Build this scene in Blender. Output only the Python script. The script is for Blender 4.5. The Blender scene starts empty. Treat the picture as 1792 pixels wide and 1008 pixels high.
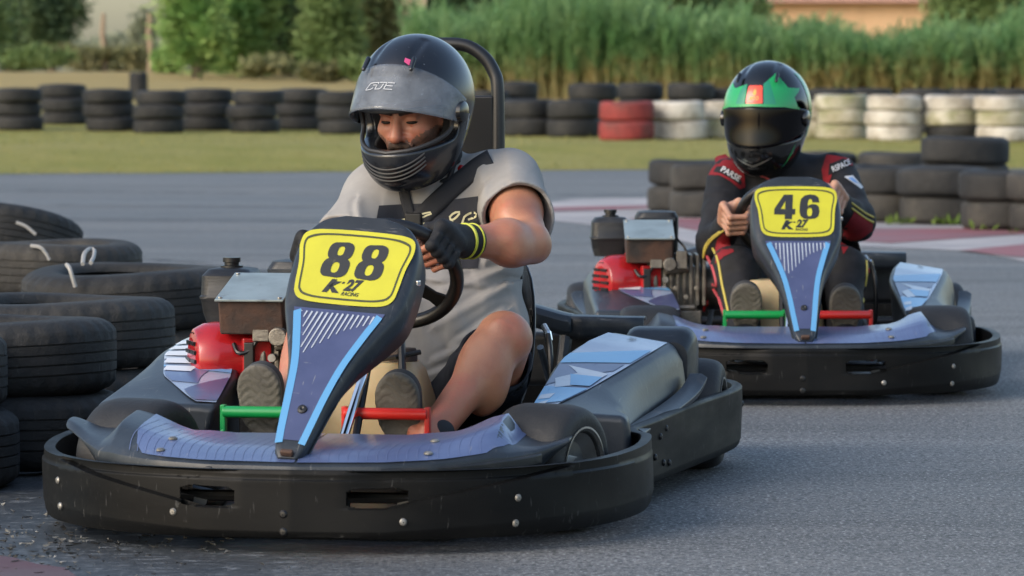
import bpy, bmesh, math, random, os
import numpy as np
from mathutils import Vector, Matrix
from mathutils.geometry import tessellate_polygon
random.seed(7); RNG=np.random.default_rng(7)
SC=bpy.context.scene; COL=SC.collection
R=math.radians
# ------------------------------------------------------------------ helpers
def lin(r,g,b):
    f=lambda c:(c/12.92 if c<=.04045 else ((c+.055)/1.055)**2.4)
    return (f(r/255),f(g/255),f(b/255),1)
def mat(name,col,rough=.5,metal=0,col2=None,vs=6,vlo=.4,vhi=.65,bump=0,bs=60,coat=0,spec=.5,stretch=None,rvar=0,sss=0,alpha=1,trans=0,dust=None,ds=3,dlo=.5,dhi=.75,bdist=.01,scr=None):
    m=bpy.data.materials.new(name); m.use_nodes=True; nt=m.node_tree; N=nt.nodes; Lk=nt.links
    p=N['Principled BSDF']; c=tuple(col)+((1,) if len(col)==3 else ())
    p.inputs['Base Color'].default_value=c; p.inputs['Roughness'].default_value=rough; p.inputs['Metallic'].default_value=metal
    p.inputs['Specular IOR Level'].default_value=spec; p.inputs['Coat Weight'].default_value=coat; p.inputs['Coat Roughness'].default_value=.08
    p.inputs['Alpha'].default_value=alpha; p.inputs['Transmission Weight'].default_value=trans
    if sss: p.inputs['Subsurface Weight'].default_value=sss; p.inputs['Subsurface Scale'].default_value=.01
    tc=N.new('ShaderNodeTexCoord'); src=tc.outputs['Object']
    if stretch:
        mp=N.new('ShaderNodeMapping'); mp.inputs['Scale'].default_value=stretch; Lk.new(src,mp.inputs[0]); src=mp.outputs[0]
    def noise(s,d=6,r=.6):
        n=N.new('ShaderNodeTexNoise'); n.inputs['Scale'].default_value=s; n.inputs['Detail'].default_value=d; n.inputs['Roughness'].default_value=r; Lk.new(src,n.inputs['Vector']); return n
    last=None
    if col2:
        n=noise(vs); rp=N.new('ShaderNodeMapRange'); rp.inputs['From Min'].default_value=vlo; rp.inputs['From Max'].default_value=vhi; Lk.new(n.outputs[0],rp.inputs[0])
        mx=N.new('ShaderNodeMix'); mx.data_type='RGBA'; Lk.new(rp.outputs[0],mx.inputs[0]); mx.inputs[6].default_value=c; mx.inputs[7].default_value=tuple(col2)+((1,) if len(col2)==3 else ()); last=mx.outputs[2]
        if rvar:
            ma=N.new('ShaderNodeMapRange'); ma.inputs['To Min'].default_value=rough; ma.inputs['To Max'].default_value=rough+rvar; Lk.new(rp.outputs[0],ma.inputs[0]); Lk.new(ma.outputs[0],p.inputs['Roughness'])
    if dust:
        n=noise(ds,10,.7); rp=N.new('ShaderNodeMapRange'); rp.inputs['From Min'].default_value=dlo; rp.inputs['From Max'].default_value=dhi; Lk.new(n.outputs[0],rp.inputs[0])
        mx=N.new('ShaderNodeMix'); mx.data_type='RGBA'; Lk.new(rp.outputs[0],mx.inputs[0])
        if last: Lk.new(last,mx.inputs[6])
        else: mx.inputs[6].default_value=c
        mx.inputs[7].default_value=tuple(dust)+((1,) if len(dust)==3 else ()); last=mx.outputs[2]
    if scr:
        for rot,sc in(((.3,.2,.5),(70,5,9)),((.9,.4,-.6),(6,80,8))):
            mp=N.new('ShaderNodeMapping'); mp.inputs['Scale'].default_value=sc; mp.inputs['Rotation'].default_value=rot; Lk.new(tc.outputs['Object'],mp.inputs[0]); n=N.new('ShaderNodeTexNoise'); n.inputs['Scale'].default_value=2.2; n.inputs['Detail'].default_value=4; n.inputs['Roughness'].default_value=.55; Lk.new(mp.outputs[0],n.inputs[0])
            rp=N.new('ShaderNodeMapRange'); rp.inputs[1].default_value=scr[1]; rp.inputs[2].default_value=scr[1]+.05; rp.inputs[4].default_value=.55; Lk.new(n.outputs[0],rp.inputs[0]); mx=N.new('ShaderNodeMix'); mx.data_type='RGBA'; Lk.new(rp.outputs[0],mx.inputs[0])
            if last: Lk.new(last,mx.inputs[6])
            else: mx.inputs[6].default_value=c
            mx.inputs[7].default_value=(scr[0],scr[0],scr[0]*.97,1); last=mx.outputs[2]
    if last: Lk.new(last,p.inputs['Base Color'])
    if bump:
        n=noise(bs,8,.65); b=N.new('ShaderNodeBump'); b.inputs['Strength'].default_value=bump; b.inputs['Distance'].default_value=bdist; Lk.new(n.outputs[0],b.inputs['Height']); Lk.new(b.outputs[0],p.inputs['Normal'])
    return m
def mesh(name,V,Fc,smooth=True):
    me=bpy.data.meshes.new(name); V=np.asarray(V,dtype=np.float32)
    if isinstance(Fc,np.ndarray):
        n,k=Fc.shape; me.vertices.add(len(V)); me.vertices.foreach_set('co',V.ravel()); me.loops.add(n*k); me.loops.foreach_set('vertex_index',Fc.astype(np.int32).ravel())
        me.polygons.add(n); me.polygons.foreach_set('loop_start',np.arange(0,n*k,k,dtype=np.int32)); me.polygons.foreach_set('loop_total',np.full(n,k,dtype=np.int32)); me.update(calc_edges=True); me.validate()
    else:
        me.from_pydata([tuple(map(float,v)) for v in V],[],Fc)
    me.polygons.foreach_set('use_smooth',np.full(len(me.polygons),smooth)); me.update()
    return me
def put(name,me,m,parent=None,sub=0,solid=0,bevel=0,off=-1,loc=None):
    o=bpy.data.objects.new(name,me); COL.objects.link(o)
    for mm in (m if isinstance(m,(list,tuple)) else [m]): me.materials.append(mm)
    if parent: o.parent=parent
    if loc is not None: o.location=loc
    if bevel:
        b=o.modifiers.new('b','BEVEL'); b.width=bevel; b.segments=3; b.limit_method='ANGLE'; b.angle_limit=R(35)
        me.polygons.foreach_set('use_smooth',np.full(len(me.polygons),True)); w=o.modifiers.new('wn','WEIGHTED_NORMAL')
    if solid:
        s=o.modifiers.new('s','SOLIDIFY'); s.thickness=solid; s.offset=off
    if sub:
        s=o.modifiers.new('u','SUBSURF'); s.levels=s.render_levels=sub
    return o
def tag(o,label=None,cat=None,group=None,kind=None):
    for k,v in (('label',label),('category',cat),('group',group),('kind',kind)):
        if v: o[k]=v
    return o
def empty(name,loc,rz=0,parent=None):
    o=bpy.data.objects.new(name,None); COL.objects.link(o); o.empty_display_size=.1; o.location=loc; o.rotation_euler=(0,0,rz)
    if parent: o.parent=parent
    return o
class MB:
    def __init__(s): s.V=[]; s.F=[]
    def add(s,V,F):
        n=len(s.V); s.V+= [tuple(map(float,v)) for v in V]; s.F+=[tuple(int(i)+n for i in f) for f in F]; return s
    def box(s,c,h,M=None):
        P=[Vector((x*h[0],y*h[1],z*h[2])) for x in(-1,1) for y in(-1,1) for z in(-1,1)]
        if M is not None: P=[M@p for p in P]
        return s.add([Vector(c)+p for p in P],[(0,1,3,2),(4,6,7,5),(0,4,5,1),(2,3,7,6),(0,2,6,4),(1,5,7,3)])
    def grid(s,P,cu=False,cv=False):
        P=np.asarray(P,float); a,b=P.shape[:2]; F=[]
        for i in range(a if cu else a-1):
            for j in range(b if cv else b-1):
                F.append((i*b+j,((i+1)%a)*b+j,((i+1)%a)*b+(j+1)%b,i*b+(j+1)%b))
        return s.add(P.reshape(-1,3),F)
    def loft(s,S,caps=True):
        S=np.asarray(S,float); a,b=S.shape[:2]; n=len(s.V); s.grid(S,False,True)
        if caps: s.F+= [tuple(range(n+b-1,n-1,-1)),tuple(range(n+(a-1)*b,n+a*b))]
        return s
    def tube(s,P,r,seg=10,closed=False,caps=True):
        P=[Vector(p) for p in P]; n=len(P); rs=r if hasattr(r,'__len__') else [r]*n; S=[]; up=None
        for i in range(n):
            a=P[(i-1)%n] if (closed or i>0) else P[i]; b=P[(i+1)%n] if (closed or i<n-1) else P[i]
            t=(b-a).normalized()
            if up is None: up=t.orthogonal().normalized()
            up=(up-t*up.dot(t)); up=up.normalized() if up.length>1e-6 else t.orthogonal().normalized()
            w=t.cross(up); S.append([P[i]+(up*math.cos(q)+w*math.sin(q))*rs[i] for q in np.linspace(0,2*math.pi,seg,endpoint=False)])
        if closed: s.grid(S,True,True)
        else: s.loft(S,caps)
        return s
    def lathe(s,prof,seg=24,axis='z',c=(0,0,0),closed=False,caps=False):
        S=[]
        for r,h in prof:
            ring=[]
            for q in np.linspace(0,2*math.pi,seg,endpoint=False):
                a,b=r*math.cos(q),r*math.sin(q)
                ring.append({'z':(a,b,h),'x':(h,a,b),'y':(b,h,a)}[axis])
            S.append(np.array(ring)+np.array(c))
        if closed: s.grid(S,True,True)
        else: s.loft(S,caps)
        return s
    def mesh(s,name,smooth=True):
        me=mesh(name,s.V,s.F,smooth); bm=bmesh.new(); bm.from_mesh(me); bmesh.ops.recalc_face_normals(bm,faces=bm.faces); bm.to_mesh(me); bm.free(); me.set_sharp_from_angle(angle=R(38)) if smooth else None; return me
    def put(s,name,m,parent=None,smooth=True,**k): return put(name,s.mesh(name,smooth),m,parent,**k)
def spline(P,n,closed=False):
    P=np.asarray(P,float); N=len(P); out=[]
    if closed: Q=np.vstack([P[-1],P,P[:2]])
    else: Q=np.vstack([2*P[0]-P[1],P,2*P[-1]-P[-2]])
    segs=N if closed else N-1
    for t in np.linspace(0,segs,n,endpoint=not closed):
        i=min(int(t),segs-1); u=t-i; a,b,c,d=Q[i:i+4]
        out.append(.5*((2*b)+(c-a)*u+(2*a-5*b+4*c-d)*u*u+(3*b-a-3*c+d)*u**3))
    return np.array(out)
def resample(P,n):
    P=np.asarray(P,float); L=np.r_[0,np.cumsum(np.linalg.norm(np.diff(P,axis=0),axis=1))]; t=np.linspace(0,L[-1],n)
    return np.stack([np.interp(t,L,P[:,i]) for i in range(P.shape[1])],1)
def patch(polys,fn,step=.02):
    """fill 2D polygons (outline + holes), cut on a lattice, map with fn((n,2))->(n,3)"""
    V=[];F=[]
    for pl in polys:
        rings=[[Vector((x,y,0)) for x,y in ring] for ring in (pl if hasattr(pl[0][0],'__len__') else [pl])]
        n=len(V); flat=[v for r in rings for v in r]; V+=flat
        for t in tessellate_polygon(rings):
            a,b,c=[flat[i] for i in t]; ar=(b-a).cross(c-a).z
            if abs(ar)<1e-12: continue
            F.append(tuple(n+i for i in (t if ar>0 else t[::-1])))
    bm=bmesh.new(); bv=[bm.verts.new(v) for v in V]
    for f in F:
        try: bm.faces.new([bv[i] for i in f])
        except ValueError: pass
    A=np.array([tuple(v)[:2] for v in V])
    for ax in (0,1):
        for c in np.arange(A[:,ax].min()+step,A[:,ax].max(),step):
            co=Vector((0,0,0)); co[ax]=c; no=Vector((0,0,0)); no[ax]=1
            bmesh.ops.bisect_plane(bm,geom=bm.verts[:]+bm.edges[:]+bm.faces[:],plane_co=co,plane_no=no,dist=1e-7)
    P=np.array([(v.co.x,v.co.y) for v in bm.verts]); Q=fn(P)
    for v,q in zip(bm.verts,Q): v.co=q
    me=bpy.data.meshes.new('patch'); bm.to_mesh(me); bm.free(); me.polygons.foreach_set('use_smooth',np.full(len(me.polygons),True)); return me
def line2(P,w):
    """polyline to band polygon"""
    P=np.asarray(P,float); T=np.gradient(P,axis=0); T/=np.linalg.norm(T,axis=1)[:,None]; Nn=np.stack([-T[:,1],T[:,0]],1); w=np.asarray(w)*np.ones(len(P))
    return [tuple(q) for q in np.vstack([P+Nn*w[:,None]/2,(P-Nn*w[:,None]/2)[::-1]])]
def bands(P,w):
    q=line2(P,w); n=len(q)//2
    return [[q[i],q[i+1],q[2*n-2-i],q[2*n-1-i]] for i in range(n-1)]
def rrect(cx,cy,hx,hy,r,n=5):
    o=[]
    for k,(sx,sy) in enumerate(((1,1),(-1,1),(-1,-1),(1,-1))):
        for t in np.linspace(0,math.pi/2,n): a=t+k*math.pi/2; o.append((cx+sx*(hx-r)+r*math.cos(a),cy+sy*(hy-r)+r*math.sin(a)))
    return o
def sup(cx,cy,rx,ry,n=24,e=2.6):
    return [(cx+rx*abs(math.cos(t))**(2/e)*np.sign(math.cos(t)),cy+ry*abs(math.sin(t))**(2/e)*np.sign(math.sin(t))) for t in np.linspace(0,2*math.pi,n,endpoint=False)]
def dig8():
    ys=np.linspace(.0,1.0,41); f=lambda y,c,rx,ry:rx*max(0,1-abs((y-c)/ry)**2.8)**(1/2.8)
    xs=[max(f(y,.28,.46,.285),f(y,.745,.42,.26)) for y in ys]
    out=[(x,y) for x,y in zip(xs,ys)]+[(-x,y) for x,y in list(zip(xs,ys))[::-1]][1:-1]
    return [out,sup(0,.745,.11,.13,14)[::-1],sup(0,.28,.13,.15,14)[::-1]]
def dig6():
    o=[(0,0),(.28,.03),(.42,.13),(.46,.3),(.42,.5),(.3,.6),(.12,.62),(-.02,.58),(-.1,.52),(-.1,.7),(-.06,.8),(.02,.83),(.09,.78),(.11,.68),(.44,.68),(.40,.87),(.25,.98),(0,1.01),(-.26,.97),(-.42,.83),(-.47,.6),(-.47,.3),(-.41,.12),(-.25,.02)]
    return [o,sup(0,.29,.12,.17,14)[::-1]]
def dig4():
    o=[(.0,0),(.34,0),(.34,.19),(.48,.19),(.48,.42),(.34,.42),(.34,1),(-.08,1),(-.5,.42),(-.5,.19),(.0,.19)]
    return [o,[(.0,.42),(.0,.74),(-.2,.42)]]
def xf(polys,s,ox,oy,sh=0,sx=1):
    return [[[(x*s*sx+sh*y*s+ox,y*s+oy) for x,y in r] for r in p] for p in polys]
def textpoly(txt,size,shear=0,bold=0):
    c=bpy.data.curves.new('t','FONT'); c.body=txt; c.size=size; c.shear=shear; c.offset=bold*size; c.align_x='CENTER'; c.resolution_u=3
    o=bpy.data.objects.new('t',c); COL.objects.link(o); dg=bpy.context.evaluated_depsgraph_get(); me=bpy.data.meshes.new_from_object(o.evaluated_get(dg))
    V=[(v.co.x,v.co.y) for v in me.vertices]; F=[[V[i] for i in p.vertices] for p in me.polygons]
    bpy.data.objects.remove(o); bpy.data.curves.remove(c); bpy.data.meshes.remove(me); return F
def tris(F): return [[f] for f in F]
# ------------------------------------------------------------------ signed distance fields
class Fld:
    def __init__(s,lo,hi,h):
        s.lo=np.array(lo,np.float32); s.h=h; s.n=[int(math.ceil((b-a)/h))+1 for a,b in zip(lo,hi)]
        s.ax=[(s.lo[i]+np.arange(s.n[i])*h).astype(np.float32) for i in range(3)]; s.d=np.full(s.n,1.,np.float32)
    def op(s,fn,lo,hi,k=0,mode='u',m=.03):
        m=m+k; sl=[]
        for i in range(3):
            a=max(0,int((lo[i]-m-s.lo[i])/s.h)); b=min(s.n[i],int((hi[i]+m-s.lo[i])/s.h)+2)
            if b<=a: return s
            sl.append(slice(a,b))
        sl=tuple(sl); X=s.ax[0][sl[0]][:,None,None]; Y=s.ax[1][sl[1]][None,:,None]; Z=s.ax[2][sl[2]][None,None,:]
        v=fn(X,Y,Z); d=s.d[sl]
        if mode=='u':
            if k: q=np.clip(.5+.5*(d-v)/k,0,1); r=d*(1-q)+v*q-k*q*(1-q); r=np.where(d-v>k,v,np.where(v-d>k,d,r))
            else: r=np.minimum(d,v)
        elif mode=='s':
            v=-v
            if k: q=np.clip(.5-.5*(d-v)/k,0,1); r=d*(1-q)+v*q+k*q*(1-q)
            else: r=np.maximum(d,v)
        elif mode=='a': r=d+v
        s.d[sl]=r; return s
    def cap(s,a,b,ra,rb=None,k=.02,mode='u'):
        a=np.array(a,np.float32);b=np.array(b,np.float32); rb=ra if rb is None else rb; e=b-a; L=float(e@e)+1e-9
        def fn(X,Y,Z):
            t=np.clip(((X-a[0])*e[0]+(Y-a[1])*e[1]+(Z-a[2])*e[2])/L,0,1)
            return np.sqrt((X-a[0]-t*e[0])**2+(Y-a[1]-t*e[1])**2+(Z-a[2]-t*e[2])**2)-(ra+(rb-ra)*t)
        r=max(ra,rb); return s.op(fn,np.minimum(a,b)-r,np.maximum(a,b)+r,k,mode)
    def chain(s,P,r,k=.02):
        for i in range(len(P)-1): s.cap(P[i],P[i+1],r[i],r[i+1],k)
        return s
    def ell(s,c,r,M=None,k=.02,mode='u'):
        c=np.array(c,float); r=np.array(r,float); M=np.eye(3) if M is None else np.array(M)
        def fn(X,Y,Z):
            x,y,z=X-c[0],Y-c[1],Z-c[2]; p=[M[0,i]*x+M[1,i]*y+M[2,i]*z for i in range(3)]
            k0=np.sqrt(sum((p[i]/r[i])**2 for i in range(3))); k1=np.sqrt(sum((p[i]/r[i]**2)**2 for i in range(3)))+1e-6
            return (k0*(k0-1)/k1).astype(np.float32)
        e=np.abs(M)@r; return s.op(fn,c-e,c+e,k,mode)
    def box(s,c,h,rad=.01,M=None,k=.0,mode='u'):
        c=np.array(c,float); h=np.array(h,float); M=np.eye(3) if M is None else np.array(M)
        def fn(X,Y,Z):
            x,y,z=X-c[0],Y-c[1],Z-c[2]; q=[np.abs(M[0,i]*x+M[1,i]*y+M[2,i]*z)-h[i]+rad for i in range(3)]
            return (np.sqrt(sum(np.maximum(u,0)**2 for u in q))+np.minimum(np.maximum(np.maximum(q[0],q[1]),q[2]),0)-rad).astype(np.float32)
        e=np.abs(M)@h; return s.op(fn,c-e,c+e,k,mode)
    def half(s,p,n,k=0):
        """remove the side n points to"""
        p=np.array(p,float);n=np.array(n,float);n/=np.linalg.norm(n)
        return s.op(lambda X,Y,Z:-((X-p[0])*n[0]+(Y-p[1])*n[1]+(Z-p[2])*n[2]),s.lo,s.lo+np.array(s.n)*s.h,k,'s')
    def add(s,fn): return s.op(fn,s.lo,s.lo+np.array(s.n)*s.h,0,'a')
    def surf(s):
        d=s.d; n=d.shape; neg=d<0
        cnt=np.zeros([q-1 for q in n],np.int8); offs=[(i,j,k) for i in(0,1) for j in(0,1) for k in(0,1)]
        for i,j,k in offs: cnt+=neg[i:n[0]-1+i,j:n[1]-1+j,k:n[2]-1+k]
        act=(cnt>0)&(cnt<8); idx=np.argwhere(act); vid=np.full(act.shape,-1,np.int32); vid[act]=np.arange(len(idx))
        D={o:d[idx[:,0]+o[0],idx[:,1]+o[1],idx[:,2]+o[2]] for o in offs}; acc=np.zeros((len(idx),3)); num=np.zeros(len(idx))
        for a in offs:
            for ax in range(3):
                if a[ax]: continue
                b=list(a); b[ax]=1; b=tuple(b); da,db=D[a],D[b]; cr=(da<0)!=(db<0); t=np.where(cr,da/np.where(cr,da-db,1),0)
                p=np.tile(np.array(a,float),(len(idx),1)); p[:,ax]+=t; acc+=p*cr[:,None]; num+=cr
        V=(idx+acc/num[:,None])*s.h+s.lo; Q=[]
        for ax in range(3):
            u,v=[(1,2),(2,0),(0,1)][ax]; sl0=[slice(1,-1)]*3; sl0[ax]=slice(0,-1); sl1=list(sl0); sl1[ax]=slice(1,None)
            A=neg[tuple(sl0)];B=neg[tuple(sl1)]; e=np.argwhere(A!=B); 
            if not len(e): continue
            fl=A[e[:,0],e[:,1],e[:,2]]; e=e.copy(); e[:,u]+=1; e[:,v]+=1
            def at(du,dv):
                q=e.copy(); q[:,u]-=du; q[:,v]-=dv; return vid[q[:,0],q[:,1],q[:,2]]
            q=np.stack([at(1,1),at(0,1),at(0,0),at(1,0)],1); q[~fl]=q[~fl][:,::-1]; Q.append(q)
        Q=np.vstack(Q); Q=Q[(Q>=0).all(1)]; return V,Q
    def ray(s,x,z,off=.0,ymin=None):
        """front-most surface (smallest y) over points (x,z)"""
        x=np.asarray(x,float);z=np.asarray(z,float); fx=np.clip((x-s.lo[0])/s.h,0,s.n[0]-1.001); fz=np.clip((z-s.lo[2])/s.h,0,s.n[2]-1.001)
        i=fx.astype(int);k=fz.astype(int);u=(fx-i)[:,None];w=(fz-k)[:,None]; d=s.d
        c=d[i,:,k]*(1-u)*(1-w)+d[i+1,:,k]*u*(1-w)+d[i,:,k+1]*(1-u)*w+d[i+1,:,k+1]*u*w
        j0=0 if ymin is None else max(0,int((ymin-s.lo[1])/s.h)); c[:,:j0]=1
        ng=c<0; j=np.where(ng.any(1),ng.argmax(1),s.n[1]-1); jm=np.maximum(j-1,0); a=c[np.arange(len(x)),jm]; b=c[np.arange(len(x)),j]
        t=np.where(a-b>1e-9,a/np.maximum(a-b,1e-9),0); return np.stack([x,s.lo[1]+(jm+np.clip(t,0,1))*s.h-off,z],1)
def nz(sc,seed):
    r=np.random.default_rng(seed); K=r.normal(size=(7,3))*np.array(sc); P=r.uniform(0,6.3,7)
    return lambda X,Y,Z: sum(np.sin(K[i,0]*X+K[i,1]*Y+K[i,2]*Z+P[i]+.8*np.sin(K[i-1,1]*X*.7+K[i-1,2]*Z*.6)) for i in range(7))/7
# ------------------------------------------------------------------ materials
m_blackpl=mat('black_plastic',(.008,.0085,.0095),.42,col2=(.017,.0175,.0185),vs=4,bump=.12,bs=40,dust=(.06,.056,.05),ds=5,dlo=.56,dhi=.85,stretch=(1.2,1.2,4),rvar=.2)
m_bumper=mat('scuffed_bumper',(.0035,.0037,.004),.44,col2=(.0075,.0075,.0072),vs=2.2,bump=.10,bs=14,dust=(.03,.028,.023),ds=3.2,dlo=.60,dhi=.82,stretch=(1,1,3.5),rvar=.22,bdist=.004,spec=.16,scr=(.07,.66))
m_grey=mat('grey_plastic',(.017,.022,.029),.38,spec=.36,col2=(.031,.038,.048),vs=5,bump=.06,bs=60,dust=(.09,.086,.078),ds=7,dlo=.56,dhi=.85,scr=(.16,.67))
m_violet=mat('violet_film',(.075,.105,.215),.28,coat=.2,col2=(.095,.13,.25),vs=5,bump=.02,bs=90,dust=(.2,.2,.23),ds=12,dlo=.6,dhi=.85,scr=(.30,.69))
m_violetd=mat('dark_violet_film',(.05,.062,.135),.3,coat=.2,col2=(.068,.082,.17),vs=6,dust=(.2,.2,.23),ds=12,dlo=.62,dhi=.9,scr=(.30,.69))
m_cyan=mat('light_blue_film',(.10,.29,.52),.32,coat=.2,dust=(.25,.35,.45),ds=14,dlo=.6,dhi=.9)
m_pale=mat('pale_film',(.42,.46,.52),.3,coat=.2,dust=(.3,.32,.36),ds=12,dlo=.5,dhi=.8)
m_bluegrey=mat('blue_grey_film',(.20,.25,.36),.25,coat=.3,col2=(.30,.36,.47),vs=4,dust=(.3,.3,.3),ds=12,dlo=.6,dhi=.9)
m_dash=mat('white_film',(.60,.62,.66),.35)
m_hair=mat('pinstripe_film',(.12,.155,.29),.3)
m_yellow=mat('yellow_sticker',(.50,.475,.026),.38,coat=.05,col2=(.44,.415,.024),vs=9,dust=(.42,.4,.1),ds=16,dlo=.62,dhi=.9)
m_ink=mat('black_print',(.02,.021,.021),.42,dust=(.16,.15,.07),ds=22,dlo=.6,dhi=.85)
m_dark=mat('dark_outline',(.045,.05,.02),.4)
m_rubber=mat('kart_rubber',(.0095,.0095,.010),.62,col2=(.019,.019,.0195),vs=7,bump=.2,bs=70,dust=(.05,.047,.042),ds=6,dlo=.55,dhi=.85)
m_alu=mat('brushed_metal',(.55,.55,.54),.34,metal=.9,col2=(.38,.37,.35),vs=9,bump=.05,bs=90)
m_bolt=mat('dull_bolt',(.30,.29,.27),.5,metal=.7,col2=(.16,.15,.13),vs=60)
m_chrome=mat('chrome',(.8,.8,.8),.12,metal=1)
m_steel=mat('grimy_cast_metal',(.24,.22,.185),.45,metal=.6,col2=(.09,.08,.07),vs=18,vlo=.35,vhi=.7,bump=.25,bs=90)
m_plate=mat('dull_sheet_metal',(.36,.42,.41),.42,metal=.55,col2=(.25,.29,.28),vs=7,dust=(.12,.11,.1),ds=16,dlo=.58,dhi=.8)
m_red=mat('red_enamel',(.36,.010,.013),.25,coat=.3,col2=(.26,.008,.01),vs=8,dust=(.11,.03,.025),ds=16,dlo=.58,dhi=.85)
m_redp=mat('red_pedal_paint',(.55,.02,.015),.35,coat=.2,dust=(.18,.08,.06),ds=22,dlo=.58,dhi=.8)
m_green=mat('green_pedal_paint',(.005,.25,.06),.35,coat=.2,dust=(.1,.14,.1),ds=22,dlo=.6,dhi=.8)
m_tank=mat('yellowed_plastic',(.46,.36,.21),.45,col2=(.38,.28,.14),vs=5,bump=.05,bs=30,sss=.3)
m_black=mat('black_paint',(.006,.006,.0065),.38,bump=.05,bs=60)
m_frame=mat('black_steel',(.007,.007,.0075),.4,dust=(.05,.048,.045),ds=14,dlo=.6,dhi=.85)
m_rust=mat('rusty_muffler',(.07,.035,.022),.75,col2=(.025,.02,.018),vs=14,bump=.4,bs=50)
m_seat=mat('seat_shell',(.006,.0065,.008),.22,coat=.3)
# ------------------------------------------------------------------ go-kart
BP=[(0,0),(.22,.02),(.42,.10),(.56,.24),(.64,.40),(.68,.58),(.686,.72),(.672,.84),(.640,.895),(.622,.96),(.63,1.1),(.68,1.55),(.725,1.95),(.73,2.15),(.70,2.30),(.62,2.40),(.48,2.43),(0,2.43)]
def smooth(a,b,x): t=np.clip((x-a)/(b-a),0,1); return t*t*(3-2*t)
def kart(loc,rz,label,number,steer,lean,ped,eng,sx,hoop):
    K=empty('go_kart',loc,rz); tag(K,label,'go-kart','racing karts')
    # bumper
    h=resample(spline(BP,700),560); P=np.vstack([h[::-1]*[-1,1],h[1:]])[:-1]; P[:,0]=np.where((P[:,0]>.3)&(P[:,1]<1.2),P[:,0]*(1-.026*np.clip((P[:,0]-.3)/.3,0,1)*smooth(1.2,.9,P[:,1])),P[:,0])
    T=np.roll(P,-1,0)-np.roll(P,1,0); T/=np.linalg.norm(T,axis=1)[:,None]; Nn=np.stack([T[:,1],-T[:,0]],1)
    ax=np.abs(P[:,0]); front=smooth(.95,.55,P[:,1]); zt=.178+.026*smooth(.2,1.5,P[:,1]); zb=.034+.013*smooth(.84,.9,P[:,1])
    fr=[0,0,.04,.09]+list(np.linspace(.12,.955,46))+[.975,1,1,.975,.9,.8,.7,.6,.5,.3,.1,0]
    of=[-.02,-.006,0,.002]+[.004]*46+[.002,-.004,-.016,-.022]+[-.024]*7+[-.022]
    rows=[]; zl=.098+.075*np.clip((ax-.20)/.36,0,1)**.9; zl=np.where(front>0,zl,.5*(zb+zt)); fm_=.5
    for i,(f,o) in enumerate(zip(fr,of)):
        z=np.where(f<fm_,zb+(zl-zb)*f/fm_,zl+(zt-zl)*(f-fm_)/(1-fm_)); off=np.full(len(P),float(o))
        if 2<=i<=50:
            rec=front*smooth(.10,.20,ax)*smooth(.565,.54,ax)*(f>fm_); off-=.019*rec
            sl=smooth(.100,.103,z)*smooth(.142,.139,z)*smooth(.118,.122,ax)*smooth(.245,.241,ax)*front; 
            off-=.004*smooth(.155,.16,z)*front
            off+=.0016*np.sin(P[:,0]*9+P[:,1]*7+z*30)
        Q=P+Nn*off[:,None]; rows.append(np.column_stack([Q,np.broadcast_to(z,len(P))]))
    mb=MB(); mb.grid(np.array(rows),True,True); VV=np.array(mb.V)
    def inslot(f): c=VV[list(f)].mean(0); return .118<abs(c[0])<.245 and c[1]<.25 and ((abs(c[0])-.1815)/.064)**4+((c[2]-.121)/.021)**4<1
    mb.F=[f for f in mb.F if not inslot(f)]; bp=mb.put('bumper',m_bumper,K)
    def bolt(x,z,bigger=.9,m=m_bolt,side=0):
        i=np.argmin(np.abs(P[:,0]-x)+np.where(P[:,1]>1,5,0)) if not side else np.argmin(np.abs(P[:,1]-side)+np.where(P[:,0]<0,9,0))
        c=np.array([*(P[i]+Nn[i]*.003),z]); n=Vector((*Nn[i],0)); b=MB(); q=n.to_track_quat('Z','Y').to_matrix()
        b.lathe([(.009*bigger,0),(.009*bigger,.003),(.006*bigger,.006),(.001,.0065)],12); b.V=[tuple(q@Vector(v)+Vector(c)) for v in b.V]
        b.put('bolt',m,bp)
    for x,z in((-.56,.125),(-.555,.07),(-.255,.085),(.235,.072),(.46,.115),(.455,.062)): bolt(x,z)
    for x,z in((-.01,.05),(-.012,.087)): bolt(x,z,1.0,m_black)
    for y,z in((1.16,.155),(1.19,.09),(1.22,.17),(1.25,.085),(1.12,.11),(2.2,.15)): bolt(0,z,.9,m_black,side=y)
    # front fairing: black wing with violet film on top
    def fs(x):
        a=abs(x)*(.535/.595 if x<-.0 else 1)+0; lf=.026*smooth(.40,.52,a) if x<0 else 0; k=[0,.18,.29,.36,.395,.425,.475,.535]
        lip=[np.interp(a,k,v) for v in([.042,.060,.10,.15,.19,.22,.30,.40],[.186,.187,.190,.194,.196,.195,.197,.212])]
        md=[np.interp(a,k,v) for v in([.20,.21,.24,.28,.31,.32,.37,.43],[.212,.214,.226,.244,.252,.212,.204,.219])]
        bk=[np.interp(a,k,v) for v in([.40,.40,.42,.45,.46,.46,.46,.46],[.222,.221,.230,.260,.268,.224,.206,.222])]
        return (lip[0],lip[1]+lf*.7),(md[0],md[1]+lf),(bk[0],bk[1]+lf)
    xs=np.unique(np.r_[np.linspace(-.595,.535,65),-.473,-.439,.395,.425]); top=[];und=[]
    for x in xs:
        l,m_,b=fs(x); pts=spline([l,((l[0]+m_[0])/2,(l[1]+m_[1])/2+.004),m_,b],9); pts[:,1]+=0
        top.append([(x,p[0],p[1]) for p in pts]); e=smooth(.54,.44,abs(x))
        und.append([(x,b[0]-.004,b[1]-.02*e-.004),(x,m_[0],m_[1]-.06*e-.006),(x,l[0]+.02,l[1]-.055*e-.006),(x,l[0]-.002,l[1]-.03*e-.004)])
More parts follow.
